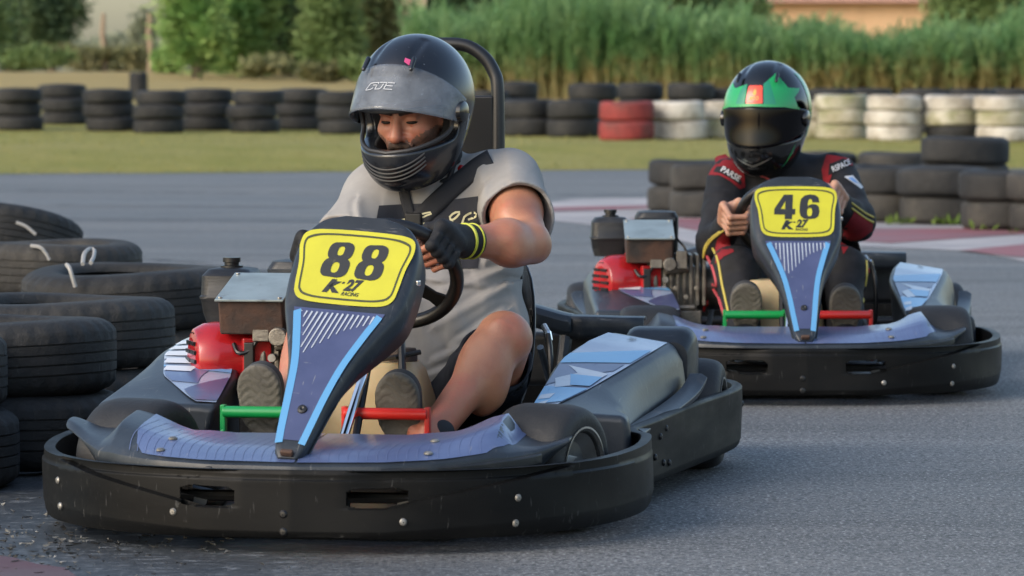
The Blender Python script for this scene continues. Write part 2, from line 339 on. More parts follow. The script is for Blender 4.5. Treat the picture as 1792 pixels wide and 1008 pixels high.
    S=[list(t)+list(u) for t,u in zip(top,und)]; mb=MB(); mb.loft(S); fa=mb.put('front_fairing',m_grey,K,sub=1)
    fz=lambda q,o=.0012:np.array([(lambda pts:(x,np.interp(v,np.linspace(0,1,9),pts[:,0]),np.interp(v,np.linspace(0,1,9),pts[:,1])+o))(spline([fs(x)[0],((fs(x)[0][0]+fs(x)[1][0])/2,(fs(x)[0][1]+fs(x)[1][1])/2+.004),fs(x)[1],fs(x)[2]],9)) for x,v in q])
    edge=[(-.393,.96),(-.390,.6),(-.375,.25),(-.35,.07),(-.29,.05),(-.2,.05),(-.0025,.05)]
    inner=[(-.0025,.97),(-.2,.97),(-.26,.95),(-.29,.90),(-.32,.96)]
    for s,m_ in((1,m_violet),(-1.10,m_violet)):
        poly=[(x*s*(1 if s<0 else 1) if s>0 else x*s,v) for x,v in edge+inner]; poly=poly if s>0 else poly[::-1]
        put('film',patch([[poly]],fz,.03),m_,fa)
    pin=[]
    for i in range(38):
        x0=-.38+i*.0205
        pin+=bands([(x0-.012*math.sin(v*4),v) for v in np.linspace(.08,.9,9)],.0014)
    put('pinstripe',patch(tris(pin),lambda q:fz(q,.0024),.5),m_hair,fa)
    for x,v in((-.31,.18),(.27,.2),(-.30,.55),(.27,.6)):
        p=fz([(x,v)])[0]; b=MB(); b.lathe([(.010,0),(.010,.003),(.006,.006),(.001,.006)],12,c=p); b.put('bolt',m_bolt,fa)
    # lower lip pieces under the wings
    for s in(-1,1):
        b=MB(); b.loft([[(s*x,y,z+.010),(s*x,y+.03,z+.012),(s*x,y+.03,z-.012),(s*x,y,z-.012)] for x,y,z in spline([(.18,.055,.168),(.34,.13,.172),(.45,.24,.178),(.485,.30,.182)],12)]); b.put('fairing_lip',m_blackpl,K,bevel=.004)
    # number panel: flat plate zone, then curved shield down to the nose
    zs=[.198,.215,.26,.32,.38,.44,.49,.53,.58,.62,.65,.668,.678]; ys=[.070,.080,.125,.19,.262,.337,.40,.432,.472,.504,.528,.5424,.552]
    ws=[.021,.031,.042,.055,.073,.104,.132,.140,.142,.138,.124,.100,.06]
    yz=lambda z:np.interp(z,zs,ys)
    wz=lambda z:np.interp(z,zs,ws)
    dz=np.concatenate([np.linspace(.198,.66,40),np.linspace(.664,.678,6)]); wsp=spline(np.column_stack([zs,ys,ws]),240)
    fy=lambda z:np.interp(z,wsp[:,0],wsp[:,1]); fw=lambda z:np.interp(z,wsp[:,0],wsp[:,2])
    fyp=lambda z:np.where(z>.49,.40+(z-.49)*.80,fy(z))
    bk=np.array([0,.78,-.62]); LM=Matrix.Translation((-.022 if lean else 0,.07,.2))@Matrix.Rotation(R(-5) if lean else 0,4,'Z')@Matrix.Scale(1.025,4,(0,0,1))@Matrix.Rotation(lean,4,'Y')@Matrix.Translation((0,-.07,-.2))
    us=[-1,-.97,-.9,-.75,-.5,-.25,0,.25,.5,.75,.9,.97,1]; dp=[.022,.010,.003,0,0,0,0,0,0,0,.003,.010,.022]
    rows=[]
    for z in dz:
        w=fw(z); base=lambda u,d:np.array([w*u,fyp(z),z])+bk*d
        hang=.07*smooth(.28,.5,z)+.03; r=[base(-1.0,hang)]+[base(-1.02,.04)]+[base(u,d*(.4+.6*smooth(.2,.3,z))) for u,d in zip(us,dp)]+[base(1.02,.04),base(1.0,hang)]; rows.append(r)
    last=rows[-1]
    for d,s in((.006,.98),(.02,.99),(.05,1.0),(.11,1.0)): rows.append([np.array(q)*[s,1,1]+bk*d*(1 if 2<=i<len(last)-2 else .9)+np.array([0,0,.006*min(1,d/.02)]) for i,q in enumerate(last)])
    fb=[np.array(q)+bk*.03+np.array([0,.01,-.012]) for q in rows[0]]
    rows=[fb]+rows
    mb=MB(); mb.grid(rows); me_=mb.mesh('number_panel')
    sgn=sum(p.normal.dot(Vector(bk))*p.area for p in me_.polygons if abs(p.center.x)<.05 and p.center.z<.66)
    if sgn>0: me_.flip_normals()
    pn=put('number_panel',me_,m_grey,K,solid=.005,off=-1)
    pn.matrix_basis=LM
    fm=lambda q,o=.0016:np.array([(x,float(fyp(z)),z) for x,z in q])-bk*o-np.array([0,0,0])
    # violet shield film and light blue edge bands
    zz=np.linspace(.232,.484,22); sh=[(-fw(z)*.80,z) for z in zz]+[(fw(z)*.80,z) for z in zz[::-1]]
    put('shield_film',patch([[sh]],lambda q:fm(q,.0012),.02),m_violetd,pn)
    for s in(-1,1):
        put('edge_band',patch(tris(bands([(s*fw(z)*.74,z) for z in np.linspace(.225,.478,26)],.016)),lambda q:fm(q,.0022),.5),m_cyan,pn)
    st=[]
    for i in range(15):
        x0=-.082+i*.0117; L=[.030,.062,.088,.095,.088,.080,.070,.060,.050,.040,.032,.028,.024,.02,.016][i]; tm_=max([t for t in np.linspace(.05,1,20) if x0-(.24 if lean else .024)*L*t>-float(fw(.477-L*t))*.62] or [.05]); st+=bands([(x0-(.24 if lean else .024)*L*t,.477-L*t) for t in np.linspace(0,tm_,7)],np.linspace(.0042,.0022,7))
    put('shield_stripe',patch(tris(st),lambda q:fm(q,.003),.5),m_pale,pn)
    # number sticker: bowed edges
    def stick(g):
        T=[(-.118+g,.640-g),(-.06,.647-g),(.06,.647-g),(.118-g,.640-g)]; rr=[(.131-g,.615),(.122-g,.575),(.117-g,.53),(.112-g,.512+g*.6),(.095-g*.6,.500+g)]; bt=[(.05,.4955+g),(-.05,.4955+g)]
        lf=[(-x,z) for x,z in rr[::-1]]
        return [tuple(v) for v in spline(np.array(T+rr+bt+lf),96,True)]
    put('number_plate',patch([[stick(0)]],lambda q:fm(q,.0022),.03),m_yellow,pn)
    a,b=stick(.0085),stick(.0125); n=len(a)
    put('plate_border',patch([[[a[i],a[(i+1)%n],b[(i+1)%n],b[i]]] for i in range(n)],lambda q:fm(q,.003),.5),m_dark,pn)
    dg={'8':dig8,'4':dig4,'6':dig6}; s=.074
    pol=[]
    for c,ox in zip(number,(-.039,.039)): pol+=xf([dg[c]()],s,ox,.548,.10,.92)
    put('race_number',patch(pol,lambda q:fm(q,.0032),.03),m_ink,pn)
    # small team mark under the number
    kx=[[(-.052,.517),(-.040,.517),(-.024,.545),(-.036,.545)],[(-.040,.530),(-.026,.541),(-.012,.541),(-.034,.528)],[(-.040,.531),(-.028,.517),(-.012,.517),(-.032,.533)],[(-.012,.537),(-.007,.537),(-.005,.541),(-.010,.541)]]
    lg=tris(kx)+tris([[(x+.011,y+.5245) for x,y in f] for f in textpoly('27',.031,.35,.05)])+tris([[(x+.012,y+.5135) for x,y in f] for f in textpoly('RACING',.0105,.35,.02)])
    put('team_mark',patch(lg,lambda q:fm(q,.0032),.5),m_ink,pn)
    for x,z in((0.002,.29),):
        p=fm([(x,z)])[0]; b=MB(); b.lathe([(.011,0),(.010,.004),(.005,.005),(.001,.003)],14); q=Vector(-bk).to_track_quat('Z','Y').to_matrix(); b.V=[tuple(q@Vector(v)+Vector(p)) for v in b.V]; b.put('bolt',m_frame,pn)
    b=MB(); p=fm([(0,.206)],.004)[0]; b.box(p,(.014,.006,.007),Matrix.Rotation(R(35),3,'X')); b.put('nose_clip',m_rust,pn,bevel=.004)
    b=MB(); b.box((fw(.57)*1.02,fyp(.57)+.03,.55),(.004,.01,.006)); b.put('clip',m_chrome,pn,bevel=.002)
    # steering
    wc=Vector((sx,.92,.545)); v=Vector((0,-.62,.78)).normalized(); u=Vector((1,0,0)); n=u.cross(v)
    rim=[wc+(u*math.cos(t)+v*math.sin(t))*(.15) for t in np.linspace(0,2*math.pi,56,endpoint=False)]
    b=MB(); b.tube(rim,.0165,12,True); sw=b.put('steering_wheel',m_black,K)
    b=MB()
    for a_ in(-14,90,194):
        t=R(a_)+steer*1.2; d=u*math.cos(t)+v*math.sin(t); e=n.cross(d)
        b.loft([[wc+d*r_+e*w_+n*.003+n*.0,wc+d*r_-e*w_+n*.003,wc+d*r_-e*w_-n*.004,wc+d*r_+e*w_-n*.004] for r_,w_ in((.0,.022),(.06,.02),(.11,.016),(.143,.024))])
    b.put('spoke',m_black,sw,bevel=.002)
    b=MB(); b.tube([wc-n*.008,wc+n*.04],.032,14); b.put('hub',m_frame,sw)
    b=MB(); b.tube([wc+n*.02,(sx*.4,.72,.335),(-.02+sx*.3,.54,.16)],.011,12); b.put('steering_column',m_chrome,K)
    b=MB(); b.tube([(sx-.03,.60,.16),(sx-.02,.80,.43)],.009,8); b.tube([(sx+.07,.70,.16),(sx+.03,.86,.43)],.009,8); b.put('column_support',m_frame,K)
    # pedals
    for s,m_,nm in((-1,m_green,'green throttle pedal'),(1,m_redp,'red brake pedal')):
        x0,x1=ped+s*.045,ped+s*.235; b=MB(); b.tube([(x0,.66,.243),(x1,.66,.243)],.0135,12); b.box(((x0),.665,.225),(.006,.012,.034)); b.box((x1,.665,.225),(.006,.012,.034))
        b.tube([(x0,.667,.215),(x0,.60,.10)],.007,8); b.tube([(x1,.667,.215),(x1,.60,.10)],.007,8)
        tag(b.put('pedal',m_,K,bevel=.003),nm)
    # floor, chassis
    b=MB(); b.box((0,.95,.055),(.30,.62,.004)); b.put('floor_tray',m_frame,K)
    b=MB()
    for s in(-1,1): b.tube(spline([(s*.22,.12,.10),(s*.25,.4,.07),(s*.30,.8,.065),(s*.30,1.4,.065),(s*.33,2.0,.08)],24),.015,10); b.tube(spline([(s*.25,.45,.07),(s*.42,.50,.10),(s*.46,.53,.13)],8),.014,8); b.tube(spline([(s*.30,.85,.075),(s*.5,.9,.1),(s*.58,1.05,.11),(s*.6,1.5,.11),(s*.5,1.7,.1),(s*.3,1.72,.08)],24),.012,8)
    b.tube([(-.3,.85,.065),(.3,.85,.065)],.014,8); b.tube([(-.3,1.45,.065),(.3,1.45,.065)],.014,8); b.tube([(-.62,1.98,.14),(.62,1.98,.14)],.020,12)
    b.tube([(-.33,.13,.11),(.33,.13,.11)],.012,8); b.put('chassis',m_frame,K)
    # fuel tank between the legs
    S=[]
    for z,w,d in((.10,.145,.095),(.14,.15,.10),(.26,.135,.095),(.325,.115,.085),(.345,.10,.07)): S.append([(sx*.5-.02+x,.90+y,z) for x,y in rrect(0,0,w,d,.035)])
    mb=MB(); mb.loft(S); ft=mb.put('fuel_tank',m_tank,K)
    b=MB(); b.lathe([(.001,.03),(.03,.03),(.034,.02),(.034,0)],16,c=(sx*.5+.05,.90,.345)); b.put('tank_cap',m_rust,ft)
    b=MB(); b.tube([(sx*.5+.01,.86,.352),(sx*.5+.05,.82,.36),(sx*.5+.1,.85,.37)],.006,8); b.put('fuel_hose',m_frame,ft)
    # seat shell
    cx=sx*.5+.045; G=[]
    for y,z,w,dp_,ln in((.98,.13,.15,.03,0),(1.05,.085,.18,.08,0),(1.2,.065,.215,.16,0),(1.34,.085,.240,.24,.3),(1.44,.18,.252,.25,.7),(1.50,.30,.255,.22,.9),(1.545,.42,.25,.17,1),(1.58,.52,.225,.10,1),(1.588,.555,.19,.05,1)):
        row=[]
        for t in np.linspace(-1,1,17): q=abs(t); row.append((cx+w*math.sin(t*1.45)/math.sin(1.45),y-dp_*ln*q**2.2*1.1,z+dp_*(1-ln)*q**2.6*1.4+ .02*ln*0))
        G.append(row)
    mb=MB(); mb.grid(G); mb.put('seat',m_seat,K,solid=.008,sub=1)
    # seat stays
    for nm,pts,r_,m_ in (('seat_stay',[(cx+.24,1.3,.2),(cx+.29,1.28,.09)],.010,m_alu),('seat_stay',[(cx+.235,1.50,.34),(cx+.26,1.72,.12)],.009,m_alu),('seat_stay',[(cx-.23,1.50,.36),(cx-.26,1.72,.12)],.009,m_alu),('brake_hose',[(cx+.275,1.36,.38),(cx+.285,1.33,.34),(cx+.29,1.31,.26),(cx+.285,1.3,.16)],.007,m_frame),('hose_fitting',[(cx+.272,1.37,.385),(cx+.278,1.355,.365)],.0095,m_chrome),('hose_fitting',[(cx+.258,1.40,.40),(cx+.268,1.39,.385)],.008,m_alu)):
        b=MB(); b.tube(spline(pts,12) if len(pts)>2 else pts,r_,8); b.put(nm,m_,K)
    # side pods
    for s in(-1,1):
        sec=[(.80,[(.375,.236),(.43,.240),(.605,.232),(.612,.20),(.612,.085),(.40,.08)]),(.88,[(.375,.252),(.445,.250),(.600,.232),(.606,.19),(.615,.088),(.39,.08)]),(1.05,[(.375,.284),(.49,.268),(.560,.226),(.585,.16),(.62,.10),(.39,.08)]),(1.3,[(.375,.325),(.545,.300),(.575,.245),(.590,.17),(.635,.11),(.40,.08)]),(1.52,[(.405,.354),(.590,.328),(.612,.275),(.625,.19),(.655,.13),(.42,.08)]),(1.66,[(.435,.366),(.608,.340),(.632,.295),(.645,.2),(.668,.15),(.45,.1)]),(1.72,[(.45,.366),(.602,.340),(.628,.29),(.64,.2),(.66,.15),(.45,.1)])]
        if s<0:
            for i,(a_,b_,c_,za_,zb2,zc_) in enumerate(zip([.345,.345,.355,.40,.455,.485,.50],[.39,.44,.545,.605,.615,.62,.615],[.630,.632,.638,.645,.650,.652,.650],[.240,.258,.292,.335,.362,.372,.37],[.245,.256,.292,.325,.342,.345,.342],[.248,.256,.268,.285,.30,.30,.295])): q=sec[i][1]; q[0]=(a_,za_); q[1]=(b_,zb2); q[2]=(c_,zc_); q[3]=(c_+.004,q[3][1]); q[4]=(c_+.006,q[4][1])
        yk=[q[0] for q in sec]; AA=np.array([q[1] for q in sec]); ys_=np.linspace(.80,1.72,34)
        def sp(i,j):
            q=spline(np.column_stack([yk,AA[:,i,j]]),300); return np.interp(ys_,q[:,0],q[:,1])
        S=[]
        for n_,y in enumerate(ys_): S.append([(s*sp(i,0)[n_],y,sp(i,1)[n_]) for i in range(len(AA[0]))])
        mb=MB(); mb.loft(S); pod=mb.put('side_pod',m_grey,K,bevel=.016)
        ta=np.array([(y,pp[0][0],pp[0][1],pp[1][0],pp[1][1]) for y,pp in sec])
        def tp(q,o=.004):
            out=[]
            for y,t in q:
                xa,za,xb,zb_=[np.interp(y,ta[:,0],ta[:,i]) for i in range(1,5)]; xa+=.006; xb-=.006
                out.append((s*(xa+(xb-xa)*t),y,za+(zb_-za)*t+o))
            return np.array(out)
        def pp(name,poly,m_,o=.004): put(name,patch([[poly if s<0 else poly]],lambda q:tp(q,o),.03),m_,pod)
        pp('pod_film',[(.83,.05),(1.66,.05),(1.66,.97),(.83,.97)],m_bluegrey,.003)
        if s>0:
            pp('pod_decal',[(.85,.05),(1.02,.05),(1.06,.95),(.9,.95)],m_cyan,.0048); pp('pod_decal',[(.83,.1),(.86,.1),(.90,.5),(.84,.5)],m_pale,.0052); pp('pod_decal',[(.9,.1),(.94,.1),(.97,.45),(.92,.45)],m_pale,.0056)
            pp('pod_decal',[(1.02,.3),(1.10,.15),(1.18,.45),(1.24,.2),(1.22,.9),(1.10,.9)],m_pale,.0054); pp('pod_decal',[(1.06,.55),(1.16,.35),(1.18,.9),(1.08,.93)],m_cyan,.006); pp('pod_decal',[(1.25,.05),(1.36,.05),(1.52,.95),(1.36,.95)],m_cyan,.005)
            pp('pod_decal',[(1.03,.05),(1.24,.05),(1.34,.9),(1.26,.9)],m_violetd,.0046)
            put('pod_mark',patch(tris([[(y+1.60,-x*.9+.5) for x,y in f] for f in textpoly('KART',.05,0,.02)]),lambda q:tp(np.array(q)*[1,1],.0056)*1,.5),m_ink,pod)
        else:
            for i in range(5): y_=1.08+i*.085; pp('pod_decal',[(y_,.60),(y_+.052,.52),(y_+.066,.93),(y_+.014,.97)],m_dash,.0062)
            pp('pod_decal',[(1.15,.05),(1.18,.05),(1.26,.97),(1.23,.97)],m_pale,.005); pp('pod_decal',[(.84,.05),(1.03,.05),(.93,.9),(.84,.95)],m_violetd,.005); pp('pod_decal',[(1.07,.05),(1.10,.05),(1.16,.97),(1.14,.97)],m_cyan,.005); pp('pod_decal',[(.98,.55),(1.13,.3),(1.13,.95),(1.0,.95)],m_violet,.0046)
        # lower step of the pod and rear wheel fender
        b=MB(); b.loft([[(s*(x-.02),y,z-.012),(s*(x+.022),y,z-.012),(s*(x+.026),y,z+.004),(s*(x+.01),y,z+.014),(s*(x-.02),y,z+.014)] for x,y,z in spline([(.60,.98,.175),(.605,1.15,.18),(.635,1.4,.20),(.66,1.58,.225),(.672,1.66,.255)],14)]); b.put('pod_step',m_grey,K,bevel=.003)
        if not hoop or s<0: continue
        b=MB(); b.loft([[(s*x,y,z) for x,z in rrect(.565,zc,w_,hh,.035)] for y,zc,w_,hh in((1.725,.22,.075,.12),(1.75,.225,.085,.142),(1.80,.228,.09,.148),(1.86,.225,.088,.136),(1.88,.22,.08,.126))]); b.put('wheel_fender',m_grey,K)
    # rear guard
    for s in(-1,1):
        prof=[(0,-.045),(-.012,-.03),(-.014,0),(-.006,.014),(.02,.018),(.06,.014)]
        b=MB(); b.grid([[(s*x,1.97+a_,z+c_) for a_,c_ in prof] for x,z in((.30,.375),(.36,.374),(.45,.372),(.50,.372))]); b.put('rear_guard',m_grey,K,solid=.008,bevel=.003)
        b=MB(); b.grid([[(s*x,1.97+a_*1.5,z+c_) for a_,c_ in prof] for x,z in((.15,.415),(.20,.405),(.26,.388),(.30,.377),(.315,.377))]); b.put('rear_guard',m_grey,K,solid=.008,sub=1)
        b=MB(); b.tube(spline([(s*.30,1.99,.37),(s*.29,1.95,.25),(s*.27,1.93,.12)],10),.017,8); b.put('guard_stay',m_blackpl,K)
    b=MB(); b.loft([[(x,2.06,.20),(x,2.12,.20),(x,2.12,.34),(x,2.06,.34)] for x in np.linspace(-.5,.5,9)]); b.put('rear_guard',m_blackpl,K,bevel=.02)
    # wheels
    def wheel(x,y,r,w,st):
        pr=[(r*.56,-w*.46),(r*.60,-w*.5),(r*.80,-w*.52),(r*.93,-w*.46),(r*.985,-w*.34),(r,-w*.2),(r,w*.2),(r*.985,w*.34),(r*.93,w*.46),(r*.80,w*.52),(r*.60,w*.5),(r*.56,w*.46)]
        b=MB(); b.lathe([(a_,c_) for a_,c_ in spline(pr,30)]+[(r*.54,0)],44,'x',closed=True); t=b.put('wheel',m_rubber,K,loc=(x,y,r)); t.rotation_euler=(0,0,st)
        q=1 if x>0 else -1; b=MB(); b.lathe([(r*.60,-q*w*.40),(r*.57,-q*w*.3),(r*.54,0),(r*.54,q*w*.30),(r*.60,q*w*.42),(r*.655,q*w*.50),(r*.665,q*w*.53),(r*.635,q*w*.53),(r*.56,q*w*.46),(r*.50,q*w*.40),(r*.42,q*w*.33),(r*.2,q*w*.31),(r*.18,q*w*.42),(.002,q*w*.42)],36,'x'); b.put('rim',m_alu,t)
    for s in(-1,1): wheel(s*.462,.55,.140,.180,steer); wheel(s*.60,1.98,.142,.20,0)
    # engine
    ex=eng
    E_=MB(); E_.lathe([(.055,-.085),(.075,-.08),(.088,-.055),(.092,-.03),(.092,.050),(.088,.056)],36,'x',c=(ex-.44,1.22,.322)); E_.lathe([(.002,-.087),(.055,-.085)],36,'x',c=(ex-.44,1.22,.322)); E_.box((ex-.39,1.21,.400),(.030,.045,.020)); E_.box((ex-.385,1.125,.33),(.035,.012,.05)); fr=Matrix.Rotation(R(24),3,'Z'); fc=Vector((ex-.40,1.22,.322)); rot=lambda B_: setattr(B_,'V',[tuple(fr@(Vector(q)-fc)+fc) for q in B_.V])
    rot(E_); sh_=E_.put('fan_shroud',m_red,K,bevel=.004)
    b=MB()
    for i in range(-3,4):
        zz_=.322+i*.021; hw=math.sqrt(max(.0001,.066**2-(i*.021)**2))
        for k in (-1,1): b.box((ex-.44-.074-.008*(abs(i)<3)*.8,1.22+k*hw*.5,zz_),(.0085,hw*.42,.0045))
    rot(b); b.put('cooling_slot',m_black,sh_)
    b=MB(); b.lathe([(.088,0),(.09,.006),(.09,.03),(.08,.036)],32,'x',c=(ex-.357,1.22,.322),caps=True)
    b.box((ex-.26,1.24,.30),(.07,.075,.075))
    for i in range(7): b.box((ex-.30+i*.022,1.24,.33),(.006,.095,.085))
    b.lathe([(.07,0),(.075,.01),(.075,.09),(.06,.10)],24,'x',c=(ex-.20,1.26,.30),caps=True); b.tube([(ex-.33,1.12,.24),(ex-.2,1.12,.24)],.011,8); b.tube([(ex-.3,1.13,.36),(ex-.22,1.13,.37)],.012,8); b.box((ex-.28,1.17,.19),(.10,.08,.04)); b.box((ex-.33,1.125,.395),(.02,.02,.022))
    for i in range(4): b.lathe([(.009,0),(.009,.02),(.004,.024)],10,'y',c=(ex-.30+.035*i,1.10,.275+.03*(i%2)),caps=True)
    b.put('engine_block',m_steel,K,bevel=.004)
    b=MB(); b.lathe([(.022,0),(.024,.02),(.018,.022),(.018,.05),(.024,.052),(.024,.07)],16,'y',c=(ex-.285,1.085,.385),caps=True); b.box((ex-.245,1.12,.40),(.018,.022,.03)); b.put('carburettor',m_steel,K,bevel=.003)
    b=MB(); b.lathe([(.010,0),(.010,.03),(.006,.034),(.006,.05)],10,'y',c=(ex-.30,1.09,.335),caps=True); b.put('spark_plug',m_bolt,K)
    b=MB(); b.lathe([(.030,0),(.030,.008),(.012,.010),(.012,.018)],14,'x',c=(ex-.17,1.2,.25),caps=True); b.put('drain_plug',m_redp,K)
    b=MB(); b.box((ex-.36,1.20,.255),(.018,.10,.012)); b.box((ex-.36,1.12,.31),(.012,.01,.06)); b.put('engine_bracket',m_frame,K,bevel=.003)
    b=MB(); b.tube(spline([(ex-.40,1.128,.365),(ex-.385,1.11,.345),(ex-.36,1.115,.35),(ex-.34,1.12,.38),(ex-.335,1.13,.41)],14),.0055,8); b.put('engine_cable',m_black,K); b=MB(); b.tube(spline([(ex-.26,1.14,.47),(ex-.235,1.12,.44),(ex-.225,1.12,.41)],8),.004,6); b.put('engine_cable',m_black,K)
    Rm=Matrix.Rotation(R(14),3,'X'); c=Vector((ex-.352,1.20,.454))
    b=MB(); b.box(c,(.078,.105,.042),Rm); mf=b.put('muffler',m_rust,K,bevel=.006)
    b=MB(); b.box(c+Rm@Vector((0,-.004,.0465)),(.083,.112,.0025),Rm); b.put('heat_shield',m_plate,mf,bevel=.001)
    for sx_ in(-1,1):
        for sy_ in(-1,1): b=MB(); b.lathe([(.005,0),(.005,.003),(.002,.004)],8,c=c+Rm@Vector((sx_*.072,-.004+sy_*.098,.049)),caps=True); b.put('screw',m_alu,mf)
    S=[[(ex-.475+x,1.44+y,z) for x,y in rrect(0,0,w_,d_,.025)] for z,w_,d_ in((.40,.055,.07),(.425,.062,.078),(.455,.066,.082),(.459,.069,.085),(.464,.069,.085),(.468,.066,.082),(.515,.064,.08),(.53,.052,.066),(.534,.03,.04))]
    b=MB(); b.loft(S); gt=b.put('petrol_tank',m_blackpl,K)
    b=MB(); b.lathe([(.028,0),(.028,.006),(.018,.008),(.018,.014),(.022,.015),(.022,.026),(.002,.027)],16,c=(ex-.475,1.43,.532)); b.put('filler_cap',m_black,gt)
    S=[[(ex-.315+x,1.50+y,z) for x,y in rrect(0,0,w_,d_,.03)] for z,w_,d_ in((.33,.05,.05),(.40,.06,.065),(.405,.072,.08),(.53,.074,.082),(.548,.064,.072),(.552,.04,.05))]
    b=MB(); b.loft(S); ab=b.put('air_box',m_blackpl,K)
    b=MB(); b.box((ex-.315,1.405,.525),(.06,.008,.006)); b.put('vent_rim',m_grey,ab)
    b=MB()
    for i in range(11):
        for k in range(2): b.box((ex-.365+i*.01,1.4155,.512-.012*k),(.003,.004,.004))
    b.put('vent_hole',m_steel,ab)
    if hoop:
        b=MB(); hx=cx-.045
        b.tube(spline([(hx-.14,1.68,.10),(hx-.14,1.70,.5),(hx-.14,1.72,.92),(hx-.125,1.73,1.02),(hx-.07,1.735,1.075),(hx,1.735,1.085),(hx+.07,1.735,1.075),(hx+.125,1.73,1.02),(hx+.14,1.72,.92),(hx+.14,1.70,.5),(hx+.14,1.68,.10)],60),.0165,12); hp=b.put('roll_hoop',m_frame,K)
        b=MB(); b.box((hx,1.715,.74),(.130,.008,.215)); b.put('headrest_panel',m_black,hp,bevel=.006)
    return K
# ------------------------------------------------------------------ drivers
m_skin=mat('tanned_skin',(.42,.195,.115),.42,col2=(.33,.125,.072),vs=7,bump=.3,bs=190,bdist=.003,sss=.12,dust=(.46,.13,.085),ds=4.5,dlo=.50,dhi=.75,spec=.5)
m_stub=mat('stubbled_skin',(.20,.10,.07),.55,col2=(.12,.07,.05),vs=120,bump=.4,bs=260,bdist=.002)
m_skinp=mat('fair_skin',(.40,.22,.145),.5,col2=(.34,.165,.105),vs=14,bump=.1,bs=120,sss=.12)
m_shirt=mat('grey_cotton',(.275,.265,.255),.92,col2=(.300,.290,.278),vs=25,bump=.12,bs=300,spec=.15,bdist=.001)
m_print=mat('dark_shirt_print',(.022,.024,.032),.8,bump=.1,bs=200)
m_script=mat('pale_yellow_print',(.62,.58,.36),.8)
m_short=mat('navy_shorts',(.009,.011,.017),.85,col2=(.015,.0175,.024),vs=40,bump=.3,bs=160,spec=.25,bdist=.003)
m_suit=mat('black_suit_cloth',(.007,.007,.0085),.75,col2=(.013,.013,.0155),vs=20,bump=.3,bs=150,spec=.3,bdist=.003)
m_suitr=mat('red_suit_cloth',(.19,.008,.013),.75,col2=(.14,.007,.011),vs=20,bump=.3,bs=150,spec=.3,bdist=.003)
m_suity=mat('yellow_piping',(.46,.37,.07),.6); m_redpip=mat('red_piping',(.38,.05,.06),.6)
m_white=mat('white_print',(.46,.47,.49),.5); m_sole=mat('worn_sole',(.085,.078,.064),.75,col2=(.12,.112,.095),vs=16,bump=.4,bs=60,dust=(.06,.055,.05),ds=12)
m_shoe=mat('dark_shoe',(.03,.03,.03),.7); m_glove=mat('black_glove',(.008,.008,.0095),.7,col2=(.016,.016,.0175),vs=30,bump=.35,bs=120,spec=.35,bdist=.003); m_gly=mat('neon_cuff',(.45,.47,.035),.55)
m_helm=mat('satin_black_shell',(.006,.007,.010),.26,coat=.25,scr=(.07,.70),col2=(.010,.012,.016),vs=3,dust=(.045,.05,.058),ds=40,dlo=.66,dhi=.9)
m_helmg=mat('gloss_black_shell',(.004,.0045,.005),.14,coat=.35,col2=(.008,.0085,.009),vs=5)
m_lining=mat('helmet_lining',(.010,.010,.011),.95,bump=.3,bs=200); m_gask=mat('rubber_gasket',(.02,.02,.021),.5)
m_hgreen=mat('helmet_green',(.010,.30,.085),.22,coat=.35,col2=(.015,.24,.08),vs=6); m_hgreen2=mat('helmet_teal',(.01,.20,.11),.22,coat=.5); m_hred=mat('helmet_red_sticker',(.75,.055,.02),.3,coat=.3)
m_belt=mat('black_webbing',(.012,.013,.017),.75,bump=.4,bs=220,bdist=.002); m_hairb=mat('dark_hair',(.045,.026,.018),.8,bump=.5,bs=250); m_eye=mat('eye',(.5,.46,.43),.15); m_iris=mat('iris',(.012,.009,.007),.35,spec=.2)
def visormat(name,tint,alpha,rough):
    m=bpy.data.materials.new(name); m.use_nodes=True; nt=m.node_tree;N=nt.nodes; p=N['Principled BSDF']; p.inputs['Base Color'].default_value=(*tint,1); p.inputs['Roughness'].default_value=rough; p.inputs['Coat Weight'].default_value=.6; p.inputs['Coat Roughness'].default_value=.06
    t=N.new('ShaderNodeBsdfTransparent'); t.inputs[0].default_value=(.62,.66,.70,1); mx=N.new('ShaderNodeMixShader'); mx.inputs[0].default_value=alpha; tcv=N.new('ShaderNodeTexCoord'); nv=N.new('ShaderNodeTexNoise'); nv.inputs['Scale'].default_value=14; nv.inputs['Detail'].default_value=8; nv.inputs['Roughness'].default_value=.7; nt.links.new(tcv.outputs['Object'],nv.inputs[0]); mv=N.new('ShaderNodeMapRange'); mv.inputs[1].default_value=.35; mv.inputs[2].default_value=.75; mv.inputs[3].default_value=alpha*.65; mv.inputs[4].default_value=alpha*1.8; nt.links.new(nv.outputs[0],mv.inputs[0]); nt.links.new(mv.outputs[0],mx.inputs[0]); nt.links.new(t.outputs[0],mx.inputs[1]); nt.links.new(p.outputs[0],mx.inputs[2]); nt.links.new(mx.outputs[0],N['Material Output'].inputs[0]); return m
m_visor=visormat('smoked_clear_visor',(.36,.385,.42),.27,.12); m_visorb=mat('black_visor',(.003,.003,.004),.08,spec=.2)
def hbase(X,Y,Z):
    def el(c,r):
        x,y,z=X-c[0],Y-c[1],Z-c[2]; k0=np.sqrt((x/r[0])**2+(y/r[1])**2+(z/r[2])**2); k1=np.sqrt((x/r[0]**2)**2+(y/r[1]**2)**2+(z/r[2]**2)**2)+1e-6; return k0*(k0-1)/k1
    a=el((0,.012,.030),(.129,.158,.146)); b=el((0,-.052,-.080),(.098,.116,.088)); k=.07; h=np.clip(.5+.5*(b-a)/k,0,1); return b*(1-h)+a*h-k*h*(1-h)
C0=np.array([0,-.01,0.])
